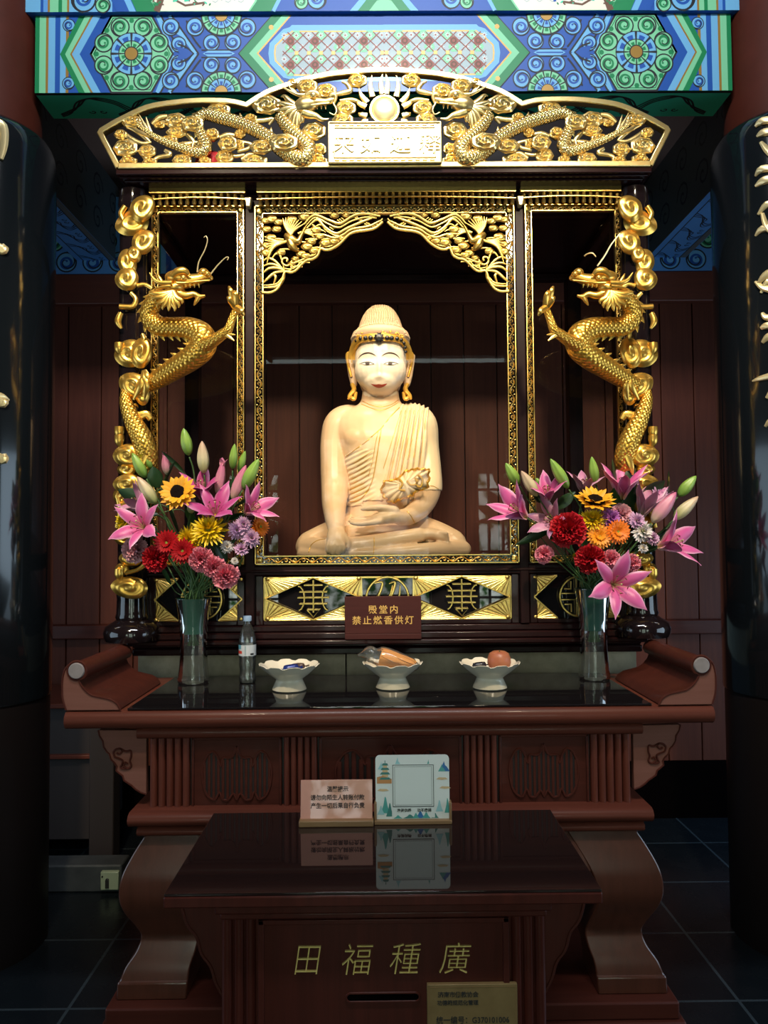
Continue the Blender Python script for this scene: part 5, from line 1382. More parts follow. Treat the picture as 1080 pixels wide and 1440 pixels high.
# arms
RA = [(512, 590, 3.46, 16), (492, 589, 3.46, 20.5), (478, 598, 3.46, 23), (471, 622, 3.45, 20.5), (470, 655, 3.43, 19.5), (471, 686, 3.40, 19.5), (470, 708, 3.33, 17.5), (471, 728, 3.25, 14.5), (473, 744, 3.19, 12.5)]
T4(RA, 5, 18)
T4([(556, 590, 3.46, 16), (577, 588, 3.46, 20), (591, 598, 3.46, 22.5), (597, 630, 3.47, 19), (601, 664, 3.45, 18.5), (602, 690, 3.40, 18), (592, 712, 3.31, 16), (576, 725, 3.23, 13), (562, 728, 3.19, 11.5)], 5, 18)
# the hand resting over the shin, fingers pointing down
T4([(473, 744, 3.19, 12), (473, 754, 3.145, 14), (473, 764, 3.12, 14.5)], 4, 14, .62, (0, -1, 0))
for i, (x, L_) in enumerate(((461, 781), (468.5, 784.5), (476, 784), (483, 780))):
    T4([(466+.4*(x-461), 757, 3.12, 4.2), (x, 768, 3.10, 4.0), (x, L_-6, 3.102, 3.5), (x, L_-3, 3.106, 2.8)], 4, 10)
T4([(483, 752, 3.15, 5), (489, 762, 3.13, 4.4), (489.5, 771, 3.125, 3.3)], 4, 10)
# the hand lying in the lap, palm up
T4([(568, 728, 3.195, 12), (552, 726, 3.165, 14), (534, 729, 3.15, 12.5), (525, 731, 3.15, 10)], 4, 14, .75, (0, 0, 1))
for i, (yy, dd) in enumerate(((736, 3.115), (733.5, 3.135), (731, 3.16), (729, 3.185))):
    T4([(535, yy-3, dd+.005, 4.6), (516, yy+0, dd, 4.2), (502, yy+.5, dd, 3.6), (491+2.2*abs(i-1), yy-1, dd+.002, 2.7)], 4, 10)
T4([(556, 718, 3.15, 6.5), (536, 714, 3.13, 5.2), (518, 715, 3.125, 4.2), (509, 716, 3.13, 3.2)], 4, 10)
# crossed legs
E4(535, 757, 3.34, 72, .15, 23)
T4([(500, 744, 3.42, 26), (462, 756, 3.34, 22), (432, 766, 3.28, 17.5)], 5, 16); T4([(572, 744, 3.42, 26), (612, 754, 3.34, 22), (640, 764, 3.28, 18)], 5, 16)
T4([(428, 769, 3.27, 14), (470, 770, 3.185, 13.5), (520, 765, 3.16, 13), (565, 757, 3.17, 11.5), (592, 752, 3.19, 10.5)], 5, 16)
T4([(588, 752, 3.19, 11), (606, 751, 3.20, 12), (622, 755, 3.20, 11)], 4, 14, .7, (0, 0, 1))
for i in range(5): T4([(618+i*1.5, 748+i*4.2, 3.18+.004*i, 3.6-.35*i), (628+i*1.0, 750+i*4.0, 3.172+.004*i, 3.3-.35*i)], 3, 8)
T4([(652, 772, 3.26, 12), (610, 774, 3.17, 12), (555, 778, 3.135, 10.5), (505, 779, 3.14, 9), (450, 779, 3.19, 8), (425, 778, 3.24, 9)], 5, 16)
tmp = obj('raw', raw, [], recalc=True)
rm = tmp.modifiers.new('r', 'REMESH'); rm.mode = 'VOXEL'; rm.voxel_size = .0042; rm.use_smooth_shade = True
sm_ = tmp.modifiers.new('s', 'SMOOTH'); sm_.factor = .5; sm_.iterations = 9
dg_ = bpy.context.evaluated_depsgraph_get()
bme = bpy.data.meshes.new_from_object(tmp.evaluated_get(dg_))
bpy.data.objects.remove(tmp)
RI = ROT.transposed()
def proj(p):
    c = RI @ (Vc(p)-Vc((0, 0, EYE))); return 540-FPX*c.x/c.z, 720+FPX*c.y/c.z
FB = [(533.2, 524, 2.8, 7.5, .008), (533.2, 529.5, 3.4, 3.0, .005), (528.4, 530.6, 2.0, 1.7, .003), (538.0, 530.6, 2.0, 1.7, .003), (533.2, 514, 2.1, 9, .0075), (533.2, 505, 3.5, 5, .003), (518, 507, 7, 4.5, -.006), (548.5, 507, 7, 4.5, -.006), (517, 511.5, 7.5, 3.2, .0065), (549, 511.5, 7.5, 3.2, .0065), (517, 514.4, 7, 1.0, -.0025), (549, 514.4, 7, 1.0, -.0025),
      (519, 499.5, 9, 2.5, .002), (547, 499.5, 9, 2.5, .002), (533, 541, 7, 2.6, .003), (533, 544, 5.0, 1.8, .002), (533, 547.8, 6, 1.6, -.003), (533, 553, 7, 4, .004), (533, 536, 2.2, 2.2, -.002), (522, 539, 3, 2, -.004), (544, 539, 3, 2, -.004), (514, 529, 9, 9, .003), (552, 529, 9, 9, .003)]
Nv = len(bme.vertices); cos_ = [v.co.copy() for v in bme.vertices]; nor = [v.normal.copy() for v in bme.vertices]; pxy = [proj(p) for p in cos_]
for i, p in enumerate(cos_):
    x, y = pxy[i]
    if 480 < x < 590 and 475 < y < 562 and p.y < 3.42:
        d = 0
        for a, b_, sx_, sy_, am in FB:
            u = (x-a)/sx_; v = (y-b_)/sy_; e = u*u+v*v
            if e < 12: d += am*math.exp(-e/2)
        cos_[i] = Vc((p.x, p.y-d*max(0, -nor[i].y), p.z))
bb = MB(); bb.add(cos_, [tuple(p.vertices) for p in bme.polygons])
BVH = BVHTree.FromPolygons(cos_, bb.f)
def interp(tab, x):
    for (a, b_), (c, d) in zip(tab, tab[1:]):
        if x <= c: return b_+(d-b_)*(max(x, a)-a)/(c-a)
    return tab[-1][1]
NECK = [(470, 654), (486, 641), (515, 620), (535, 602), (550, 584), (563, 571), (575, 566), (620, 560)]
def rarm(p):
    return min((Vc(p)-V(a[0], a[1], a[2])).length - a[3]*a[2]/1080 for a in RAq)
RAq = [tuple(p) for p in cr(RA, 4)]
inr = []
for i, p in enumerate(cos_):
    x, y = pxy[i]; ok = y > interp(NECK, x) and y < 712 and x > 478
    if ok and p.y < 3.34: ok = x < 570 and False or p.y > 3.28 and y < 705
    if ok and x > 583 and y > 690: ok = False
    if ok and rarm(p) < .012: ok = False
    inr.append(ok)
rb_faces = [f for f in bb.f if all(inr[k] for k in f)]
for i, f in enumerate(bb.f):
    x, y = pxy[f[0]]; p = cos_[f[0]]
    if 474 < y < 557-((x-534)/38)**4*14 and 492 < x < 576 and p.y < 3.42: bb.m[i] = 1
body_o = obj('body', bb, ['marble', 'face_pale'], bu, smooth=180, recalc=False)
use = sorted({k for f in rb_faces for k in f}); mp_ = {k: i for i, k in enumerate(use)}
rv = []
for k in use:
    x, y = pxy[k]; p = cos_[k]; am = .0
    if p.y < 3.5:
        t = (y-575)/(690-575); xl = 563+(537-563)*t; xr = 602+(592-602)*t; s = (x-xl)/(xr-xl)
        if 0 < s < 1 and y > 566: am = .0065*sin(2*PI*6.5*s)*min(1, (y-564)/10)
        elif s <= 0 and y > 632: am = .0032*sin(2*PI*(y+.50*(x-490))/7.0)*max(0, min(1, (530-x)/14))
    rv.append(p+nor[k]*(.005+am))
rbm = MB().add(rv, [tuple(mp_[k] for k in f) for f in rb_faces])
rob = obj('robe', rbm, 'robe_paint', bu, smooth=180, recalc=False)
so_ = rob.modifiers.new('thickness', 'SOLIDIFY'); so_.thickness = .005; so_.offset = -1
BV2 = BVHTree.FromPolygons([tuple(p) for p in rv], rbm.f)
EY = Vc((0, 0, EYE))
def hit(px, py):
    d = (V(px, py, 3)-EY).normalized(); best = None
    for T in (BVH, BV2):
        l, nn, idx, ds = T.ray_cast(EY, d)
        if l and (best is None or ds < best[1]): best = (l, ds, nn)
    return best
def surf_line(mb, pts, r, k=5, lift=.0005, n=6, fl=.6):
    P = []
    for q in cr([(a[0], a[1], (a[2] if len(a) > 2 else r)) for a in pts], k):
        h_ = hit(q[0], q[1])
        if h_: l = h_[0]; P.append((l.x, l.y-lift, l.z, q[2]*l.y/1080))
    if len(P) > 1: mb.tube([p[:3] for p in P], [p[3] for p in P], n, fl, (0, -1, 0))
def surf_poly(mb, pts, lift=.0008, k=3):
    q = cr(list(pts)+[pts[0]], k)[:-1]; cxp = sum(p[0] for p in q)/len(q); cyp = sum(p[1] for p in q)/len(q)
    rings = []
    for f in (1, .66, .33): rings.append([(cxp+(p[0]-cxp)*f, cyp+(p[1]-cyp)*f) for p in q])
    n = len(q); vs = []
    for rg in rings:
        for a, b_ in rg: l = hit(a, b_)[0]; vs.append((l.x, l.y-lift, l.z))
    l = hit(cxp, cyp)[0]; vs.append((l.x, l.y-lift, l.z))
    fs = [(j*n+i, j*n+(i+1) % n, (j+1)*n+(i+1) % n, (j+1)*n+i) for j in range(2) for i in range(n)] + [(2*n+i, 2*n+(i+1) % n, 3*n) for i in range(n)]
    mb.add(vs, fs)
z8 = lambda x, y: (460+x/7.2, 420+y/7.2)
g = MB()
for s in (0, 1):
    pts = [(315, 607, .25), (345, 572, .75), (385, 553, 1.1), (430, 549, 1.1), (470, 563, .85), (498, 583, .2)]
    if s: pts = [(1050-x, y, r) for x, y, r in pts]
    surf_line(g, [(*z8(x, y), r) for x, y, r in pts], .6)
    pts = [(328, 662, .35), (375, 646, .8), (430, 643, .85), (480, 664, .4)]
    if s: pts = [(1050-x, y, r) for x, y, r in pts]
    surf_line(g, [(*z8(x, y), r) for x, y, r in pts], .6, lift=.0012)
    pts = [(345, 662, .25), (400, 672, .4), (470, 664, .25)]
    if s: pts = [(1050-x, y, r) for x, y, r in pts]
    surf_line(g, [(*z8(x, y), r) for x, y, r in pts], .6)
hd_ = obj('painted_brows', g, 'brow', bu)
g = MB(); gi = MB()
for s in (0, 1):
    pts = [(342, 660), (380, 650), (430, 648), (472, 661), (430, 667), (380, 668)]
    if s: pts = [(1050-x, y) for x, y in pts]
    surf_poly(g, [z8(*p) for p in pts], .0008)
    x = 408 if not s else 638
    surf_poly(gi, [z8(x-24, 652), z8(x, 646), z8(x+24, 652), z8(x+17, 666), z8(x, 668), z8(x-17, 666)], .0016)
obj('eyes', g, 'eye_white', bu); obj('irises', gi, 'brow', bu)
g = MB(); surf_poly(g, [z8(*p) for p in ((440, 862), (490, 870), (523, 866), (560, 870), (608, 860), (575, 890), (525, 905), (478, 890))], .001, 4)
obj('lips', g, 'lip', bu)
# hair knot with rows of small curls, gilt headband and its dark flower gems
c0 = V(535, 480, 3.43)
hp = [(431.3, 2), (432, 8), (434.5, 13.5), (440, 19.5), (447, 24), (455, 27.5), (463, 29.8), (466, 33), (470, 38), (476, 40.5), (487, 41.5), (498, 40.5), (512, 37), (530, 33), (548, 27)]
q = cr([(a, b_) for a, b_ in hp], 3); n = 72; vs = []; rows = []
for j, (py, r) in enumerate(q):
    Dc = interp([(431, 3.425), (470, 3.425), (480, 3.44), (487, 3.465), (498, 3.485), (548, 3.50)], py)
    p = V(535, py, Dc)
    for i in range(n):
        t = 2*PI*i/n; bump = .0045*abs(sin(t*18+(j//2 % 2)*PI/2))*abs(sin(PI*(j % 2+.5)/2)) if py < 466 else .002*abs(sin(t*24+(j % 2)*PI/2))
        rr = r*Dc/1080
        vs.append((p.x+rr*cos(t), Dc+rr*1.06*sin(t), p.z))
m = len(q)
hr = MB().add(vs, [(j*n+i, j*n+(i+1) % n, (j+1)*n+(i+1) % n, (j+1)*n+i) for j in range(m-1) for i in range(n)]+[tuple(range(n)), tuple(range((m-1)*n, m*n))])
for j in range(13):
    py = 434+2.55*j; r = interp([(a, b_) for a, b_ in hp], py); k = max(6, int(2*PI*r/3.3))
    p = V(535, py, 3.425)
    for i in range(k):
        t = 2*PI*(i+.5*(j % 2))/k; rr = r*3.425/1080
        hr.ell((p.x+rr*cos(t), 3.425+rr*1.06*sin(t), p.z), .0062, 7, 5)
for j in range(4):
    py = 467+3.2*j; r = interp([(a, b_) for a, b_ in hp], py); k = int(2*PI*r/3.6); p = V(535, py, 3.425)
    for i in range(k):
        t = 2*PI*(i+.5*(j % 2))/k; rr = r*3.425/1080
        if sin(t) > -.55: hr.ell((p.x+rr*cos(t), 3.43+rr*1.06*sin(t), p.z), .0055, 7, 5)
hair = obj('hair_knot', hr, 'hair_paint', bu, smooth=180)
def onband(px, py, out=0):
    u = max(-1, min(1, (px-535)/43.0)); D = 3.435-(.148+out)*math.sqrt(1-u*u)
    return V(px, py, D)
bandp = [(494.5, 506), (496, 494), (500, 484), (507, 477.5), (518, 475), (535, 474), (552, 475), (562, 477.5), (569, 483), (574, 493), (576, 506)]
for nm, dy, r, m_ in (('headband', 0, .017, 'gilt_paint'),):
    g = MB(); q = cr(bandp, 5)
    g.tube([onband(a, b_+dy) for a, b_ in q], r, 10, .45, (0, -1, 0))
    g.tube([onband(a, b_-4.5, .004) for a, b_ in q], .0035, 6); g.tube([onband(a, b_+4.5, .004) for a, b_ in q], .003, 6)
    random.seed(1)
    for k in range(70):
        a, b_ = q[int(k*len(q)/70)]; p = onband(a, b_-random.uniform(1, 9), .003); g.ell(p, (.006, .004, .004), 6, 4)
    bd_ = obj(nm, g, m_, bu)
for x, y, r in ((340, 402, 3.1), (390, 398, 3.2), (440, 395, 3.3), (525, 393, 6.2), (607, 395, 3.3), (653, 398, 3.2), (707, 403, 3.0), (748, 418, 2.8), (775, 450, 2.7), (789, 493, 2.5), (298, 425, 2.9), (270, 458, 2.7), (255, 497, 2.5), (249, 538, 2.3), (795, 538, 2.3)):
    a, b_ = z8(x, y); p = onband(a, b_, .012); g = MB(); rr = r*.0031
    g.ell(p, (rr, .006, rr), 14, 8)
    if r > 5:
        for k in range(10): g.ell((p.x+rr*.95*cos(k*PI/5), p.y+.002, p.z+rr*.95*sin(k*PI/5)), (.005, .004, .005), 8, 5)
    obj('gem', g, 'gem', bd_)
g = MB()
for s in (-1, 1):
    P = lambda a, b_, D: V(534+s*a, b_, D)
    for pts in ([(38, 503, 3.44, 2), (43, 497, 3.43, 3), (46, 501, 3.43, 2.5), (44, 515, 3.43, 2), (40, 530, 3.43, 2)], [(39, 540, 3.43, 3), (36, 548, 3.42, 3.5), (42, 556, 3.41, 3), (44, 561, 3.40, 1.5)], [(42, 558, 3.41, 3), (36, 561, 3.40, 3), (33, 552, 3.42, 2)]):
        sweep(g, [(*P(a, b_, D), r*D/1080) for a, b_, D, r in pts], 5, 8)
obj('ear_ornament', g, 'gilt_paint', bu)
# gilt lines of the robe and the neck
g = MB()
surf_line(g, [(487, 642), (500, 632), (515, 621), (526, 611), (537, 601), (550, 585), (562, 573)], .8, 6)
for pts in ([(506, 562), (520, 569), (535, 572), (550, 569), (562, 561)], [(508, 568), (522, 574), (535, 577), (548, 573), (560, 566)]): surf_line(g, pts, .55)
for k in range(7):
    s = (k+.25)/6.5
    surf_line(g, [(563+39*s+(t/6)*((537+55*s)-(563+39*s)), 577+t/6*(82+16*sin(k)), .55) for t in range(7)], .6, 3, .0003)
surf_line(g, [(536, 604), (533, 622), (529, 648), (524, 674), (516, 692), (505, 703), (492, 706)], .9, 6); surf_line(g, [(532, 606), (528, 624), (524, 648), (518, 670)], .5, 6)
for k in range(8):
    y0 = 651+k*7.0; surf_line(g, [(490, y0+3, .35), (500, y0-1, .8), (512, y0-9+k*.4, .7), (524-k*.9, y0-17+k*.8, .2)], .6, 4)
surf_line(g, [(603, 683), (610, 684), (617, 688)], .7); surf_line(g, [(434, 777), (438, 766), (447, 760), (458, 758)], .7); surf_line(g, [(526, 756), (526, 768), (525, 780)], .6); surf_line(g, [(572, 719), (578, 726), (583, 735)], .7)
obj('gilt_lines', g, 'gilt_paint', bu)
# ruffled gilt hem hanging over the arm
hem = [(537, 690), (540, 678), (548, 676), (556, 674), (562, 671), (570, 663), (578, 661), (586, 659), (595, 660), (602, 661), (603, 672), (601, 684), (594, 688), (586, 690), (580, 696), (572, 699), (562, 702), (554, 706), (546, 704), (540, 698)]
D = 3.215; q = cr(hem+[hem[0]], 4); cxp, cyp = 570, 682; n = len(q)-1
vs = []
for f, dy in ((.35, -.010), (.75, .0), (1.0, .012), (1.0, .03), (.6, .06)):
    for i in range(n):
        a, b_ = q[i]; w_ = .010*sin(i*1.15)*f; e = 1+.05*sin(i*1.6)*(f > .8)
        p = V(cxp+(a-cxp)*f*e, cyp+(b_-cyp)*f*e, D); vs.append((p.x, D+dy+w_, p.z))
fs = [(j*n+i, j*n+(i+1) % n, (j+1)*n+(i+1) % n, (j+1)*n+i) for j in range(4) for i in range(n)] + [tuple(range(n)), tuple(range(4*n, 5*n))]
hm = obj('robe_hem', MB().add(vs, fs), 'robe_paint', bu, smooth=180)
g = MB(); g.tube([vs[2*n+i] for i in range(n)]+[vs[2*n]], .0055, 8)
for pts in ([(560, 672), (566, 680), (562, 688), (570, 690)], [(572, 676), (578, 682), (586, 680), (584, 672)], [(588, 668), (594, 674), (592, 684), (586, 682), (588, 674)]):
    sweep(g, [(*V(a, b_, D-.012), .0045) for a, b_ in pts], 5, 6)
obj('gilt_rim', g, 'gilt_paint', hm)
# ------------------------------------------------------------------ the two bouquets
def petal(mb, Mx, L, W, a0, a1, prof, cup=.2, ruf=0, nr=0, nu=4, nv=7, tw=0, mat=0, twist=0):
    """one petal leaving the axis (+z) at angle a0 and bending to a1, turned by tw around the axis"""
    c = [(0, 0)]
    for j in range(nv):
        a = a0+(a1-a0)*((j+.5)/nv); c.append((c[-1][0]+L/nv*sin(a), c[-1][1]+L/nv*cos(a)))
    Rt = Matrix.Rotation(tw, 4, 'Z')
    def fn(u, v):
        j = min(int(v*nv+1e-6), nv); a = a0+(a1-a0)*v
        w_ = W*prof(v); s = 2*u-1
        off = cup*w_*s*s + (ruf*sin(v*nr+u*5)*abs(s)*W if nr < 9 or cup < -.3 else ruf*.6*W*v*sin(u*nr*1.6+v*3))
        x, z = c[j]; 
        q = Vc((x-off*cos(a)*1.0, w_*s, z+off*sin(a)))
        return tuple(Mx @ (Rt @ q))
    return mb.grid(fn, nu, nv, mat)
pr_lily = lambda v: (.30+.70*sin(PI*min(1, v*1.05+.02))**.75)*(1 if v < .8 else max(.02, (1-v)/.2)**.7) if v < 1 else .02
pr_strap = lambda v: .55+.45*v if v < .75 else max(.08, (1-v)/.25)**.6
pr_sun = lambda v: .45+.55*sin(PI*min(1, v*.9+.1)) if v < .7 else max(.03, ((1-v)/.3)**.8)
pr_fan = lambda v: .25+.75*v
pr_leaf = lambda v: max(.02, sin(PI*min(1, .06+.94*v))**.8)
def axis(o, d, roll=0):
    q = Vc((0, 0, 1)).rotation_difference(Vc(d).normalized())
    return Matrix.Translation(o) @ q.to_matrix().to_4x4() @ Matrix.Rotation(roll, 4, 'Z')
VA = {}
def stem_path(b, d, vc, seed, ztop):
    """from under the bloom down into the vase"""
    random.seed(seed); a = random.uniform(0, 2*PI); r = random.uniform(.005, .040)
    m = Vc((vc[0]+r*cos(a), vc[1]+r*sin(a)*.9, ztop-.005)); e = Vc((vc[0]-.6*r*cos(a), vc[1]-.6*r*sin(a), vc[2]+.14))
    b = Vc(b); d = Vc(d).normalized()
    k1 = b-d*min(.10, (b-m).length*.35)
    return [tuple(p) for p in cr([b, k1, m.lerp(k1, .35)+Vc((0, 0, .0)), m, e], 5)]
def bloom(kind, label, cat, name, base, d, vc, zt, seed, size, cols, group, roll=0, **k):
    base = Vc(base); d = Vc(d).normalized(); Mx = axis(base, d, roll)
    t = thing(name, label, cat, tuple(base), group)
    R = Matrix.Rotation; random.seed(seed)
    if kind == 'lily':
        op = k.get('open', 1.0); pm = cols
        for i in range(6):
            g = MB(); inner = i % 2
            petal(g, Mx, size*1.18*(1.0 if inner else .97), size*(.205 if inner else .155), .16+.10*op, (.45+1.15*op)*(1+random.uniform(-.1, .1)), pr_lily, -.35, .06 if inner else .02, 16, 6, 12, i*PI/3+random.uniform(-.08, .08))
            o = obj('petal', g, pm, t, smooth=180, recalc=False)
        if op > .45:
            g = MB(); h = MB()
            for i in range(6):
                a = i*PI/3+.4; e = Vc((cos(a)*size*.20*op, sin(a)*size*.20*op, size*.55)); g.tube([Mx @ Vc((0, 0, size*.05)), Mx @ Vc((e.x*.4, e.y*.4, size*.3)), Mx @ e], .0011, 5)
                h.tube([Mx @ (e+Vc((sin(a)*.006, -cos(a)*.006, 0))), Mx @ (e+Vc((0, 0, .002))), Mx @ (e+Vc((-sin(a)*.006, cos(a)*.006, 0)))], [.0012, .0024, .0012], 6)
            g.tube([Mx @ Vc((0, 0, 0)), Mx @ Vc((.004, 0, size*.62))], [.0014, .0018], 6); g.ell(Mx @ Vc((.004, 0, size*.62)), .0035, 8, 5)
            s_ = obj('stamens', g, 'filament', t); obj('anthers', h, 'anther', s_)
    elif kind == 'bud':
        W = k.get('fat', .22)
        P = [(.02, 0), (.55, .08), (.9, .25), (1, .42), (.92, .58), (.70, .75), (.42, .89), (.16, .97), (.02, 1)]
        q = cr(P, 3); n = 30; vs = []; uv = []
        for r, z in q:
            for i in range(n):
                a = 2*PI*i/n; rr = r*size*W*(1-.12*abs(cos(1.5*a))**8 - .04*abs(cos(3*a))); vs.append(Mx @ Vc((rr*cos(a), rr*sin(a), z*size)))
        m = len(q); g = MB()
        fs = []; us = []
        for j in range(m-1):
            for i in range(n):
                fs.append((j*n+i, j*n+(i+1) % n, (j+1)*n+(i+1) % n, (j+1)*n+i)); us.append([(.5, q[j][1])]*2+[(.5, q[j+1][1])]*2)
        g.add(vs, fs, 0, us)
        if k.get('tips'):
            for i in range(3): petal(g, Mx @ Matrix.Translation((0, 0, size*.78)), size*.34, size*.09, -.10, .9, pr_lily, -.3, 0, 0, 4, 6, i*2*PI/3)
        obj('bud', g, cols, t, smooth=180, recalc=False)
    elif kind == 'sun':
        g = MB()
        for rg, n, L, a1 in ((0, 19, 1, 1.5), (1, 17, .93, 1.15)):
            for i in range(n):
                petal(g, Mx @ Matrix.Translation((0, 0, rg*.003)), size*1.0*L*random.uniform(.9, 1.1), size*.17, 1.35-.35*rg, a1+random.uniform(-.25, .2), pr_sun, -.15, .05, 9, 4, 6, 2*PI*(i+.5*rg)/n+random.uniform(-.07, .07))
        # the petals start at the rim of the disc
        obj('petals', g, cols, t, smooth=180, recalc=False)
        g = MB().lathe([(.001, .012), (size*.2, .013), (size*.40, .010), (size*.50, .004), (size*.50, -.010), (.001, -.012)], n=24); h = MB().join(g, Mx @ Matrix.Translation((0, 0, .008)))
        for i in range(110):
            r = size*.48*math.sqrt(i/90); a = i*2.39996; h.ell(Mx @ Vc((r*cos(a), r*sin(a), .020-.006*(r/size/.48)**2)), .0028, 6, 4)
        obj('seed_disc', h, 'seed_dark', t)
        obj('green_calyx', MB().join(MB().lathe([(.004, -.022), (size*.2, -.016), (size*.38, -.006), (size*.40, -.002)], n=20), Mx), 'stem_green', t)
    elif kind == 'gerb':
        g = MB()
        for rg, n, L, a1 in ((0, 22, 1, 1.5), (1, 20, .86, 1.3), (2, 16, .5, 1.0)):
            for i in range(n):
                petal(g, Mx @ Matrix.Translation((0, 0, .002*rg)), size*L*random.uniform(.93, 1.05), size*.115*(1 if rg < 2 else .7), 1.25-.3*rg, a1+random.uniform(-.12, .1), pr_strap, -.2, 0, 0, 2, 4, 2*PI*(i+.5*rg)/n)
        obj('petals', g, cols, t, smooth=180, recalc=False)
        h = MB().join(MB().lathe([(.001, .009), (size*.12, .008), (size*.2, .004), (size*.22, -.004), (.001, -.006)], n=16), Mx)
        for i in range(30):
            r = size*.2*math.sqrt(i/30); a = i*2.39996; h.ell(Mx @ Vc((r*cos(a), r*sin(a), .008)), .002, 5, 4)
        obj('flower_centre', h, k.get('eye', 'seed_green'), t)
    elif kind == 'mum':
        g = MB(); n_ = k.get('n', 5)
        for rg in range(n_):
            f = rg/(n_-1); n = int(26-14*f); a1 = 1.75-1.7*f
            for i in range(n):
                petal(g, Mx @ Matrix.Translation((0, 0, size*.22*f)), 1.15*size*(1-.42*f)*random.uniform(.86, 1.1), size*k.get('w', .085), max(.05, 1.25-1.15*f), a1+random.uniform(-.2, .2) - k.get('curl', .0)*(1-f), pr_strap, -.5, 0, 0, 2, 4, 2*PI*(i+.5*(rg % 2))/n+random.uniform(-.1, .1))
        obj('petals', g, cols, t, smooth=180, recalc=False)
        obj('flower_centre', MB().ell(Mx @ Vc((0, 0, size*.24)), size*k.get('ce', .2), 10, 6), k.get('eye', 'seed_green'), t, smooth=180)
    elif kind == 'carn':
        g = MB()
        for rg, n, a in ((0, 13, 1.5), (1, 13, 1.2), (2, 12, .9), (3, 10, .6), (4, 7, .25)):
            for i in range(n):
                petal(g, Mx @ Matrix.Translation((0, 0, -size*.25)), 1.12*size*random.uniform(.92, 1.15)*(1+.12*(rg > 1)), size*.40, a*.55, a+random.uniform(-.15, .3), pr_fan, random.uniform(-.35, .35), .42, random.uniform(9, 14), 10, 6, 2*PI*(i+.5*(rg % 2))/n+random.uniform(-.15, .15))
        obj('petals', g, cols, t, smooth=180, recalc=False)
        obj('green_calyx', MB().join(MB().lathe([(.002, -size*.75), (size*.15, -size*.62), (size*.17, -size*.3), (size*.22, -size*.12)], n=12), Mx), 'stem_green', t)
    elif kind == 'leaf':
        g = MB(); petal(g, Mx, size, size*k.get('w', .13), -.1, k.get('bend', .5), pr_leaf, -.35, .03, 7, 4, 14, 0)
        obj('blade', g, cols, t, smooth=180, recalc=False)
    st = stem_path(base-d*(size*.7 if kind == 'carn' else .004), d, vc, seed, zt)
    obj('stem', MB().tube(st, k.get('sr', .0030), 6), 'stem_green', t, smooth=180)
    return t

def vase(px, D, py0, py1, lab, grp):
    p = V(px, py1, D); c = (p.x, D, GZ+.0004); zt = ZZ(py0, D-.06)
    H = zt-c[2]; t = thing('glass_vase', lab, 'vase', c, grp)
    po = [(.050, 0), (.056, .004), (.057, .02), (.052, .07), (.0485, .13), (.050, .19), (.057, .26), (.066, H-.004), (.0675, H)]
    q = [p[:2] for p in cr(po, 4)]
    rib = lambda a, z: 1+(.020*abs(sin(a*8)) if z < .20 else .006*abs(sin(a*8))) + .008*abs(sin(z*90))*(z < .2)
    inn = [(r-.005, z) for r, z in reversed(q) if z > .014] + [(.001, .013)]
    obj('vase_body', MB().lathe(q, c, 64, mod=rib, cap=False).lathe([(.001, 0), (.050, 0)], c, 64, cap=False), 'vase_glass', t, smooth=60)
    rg = MB()
    for z in (.195, .235, .275): pass
    obj('green_lining', MB().lathe([(.0485, .185)]+[(r-.0062, z) for r, z in q if z > .19], c, 48, cap=False), 'green_lining', t, smooth=60)
    return c, zt
GV = 'glass vases flanking the offerings'
vl, zl = vase(272, 2.905, 841, 958, 'tall cut-glass vase with dark green lining behind the water bottle', GV)
vr, zr = vase(836, 2.905, 832, 948, 'tall cut-glass vase with dark green lining behind the bowl of the peach', GV)
def F(px, py, D): return V(px, py, D)
def put(side, kind, name, cat, label, px, py, size, cols, d=(0, -1, .2), D=2.86, roll=0, group=None, **k):
    put.n += 1
    vc, zt = (vl, zl) if side == 'l' else (vr, zr)
    return bloom(kind, label, cat, name, F(px, py, D), d, vc, zt, 100+put.n, size*D/1080, cols, group, roll, **k)
put.n = 0
GL = {'l': 'flowers of the left bouquet', 'r': 'flowers of the right bouquet'}
def bud(side, x0, y0, x1, y1, cols, lab, D=2.88, dy=-.02, **k):
    a = F(x0, y0, D); b_ = F(x1, y1, D+dy); dd = b_-a
    put(side, 'bud', 'lily_bud', 'lily bud', lab, x0, y0, dd.length*1080/D, cols, dd, D, group=GL[side], **k)
# left bouquet: buds
bud('l', 266, 641, 258, 602, 'bud_green', 'green lily bud, the highest bloom of the left bouquet', fat=.21)
bud('l', 287, 666, 284, 620, 'bud_cream', 'cream green lily bud second highest in the left bouquet, right of the tallest bud', fat=.19)
bud('l', 205, 672, 186, 637, 'bud_green', 'outermost green lily bud leaning to the left edge of the left bouquet', fat=.20)
bud('l', 213, 660, 199, 631, 'bud_green', 'green lily bud just right of the outermost left bud', D=2.90, fat=.22)
bud('l', 327, 660, 330, 624, 'bud_green', 'upright green lily bud near the gilt frame of the middle bay', D=2.90, fat=.17)
bud('l', 336, 664, 345, 634, 'bud_green', 'darker green lily bud partly behind the upright one', D=2.93, fat=.17)
bud('l', 342, 688, 364, 645, 'bud_green', 'large green lily bud leaning right, over the right lilies of the left bouquet', D=2.84, fat=.19)
bud('l', 220, 709, 193, 670, 'bud_cream', 'long cream lily bud leaning left beside the sunflower', D=2.82, fat=.19)
bud('l', 235, 668, 231, 638, 'bud_pink', 'pink lily bud behind the top of the sunflower', D=2.91, fat=.20, tips=1)
bud('l', 306, 696, 314, 648, 'bud_pink', 'long half-open pink lily bud above the deep pink lily', D=2.88, fat=.15, tips=1)
bud('l', 327, 704, 346, 654, 'bud_pink', 'long pink lily bud leaning right below the large green bud', D=2.86, fat=.16)
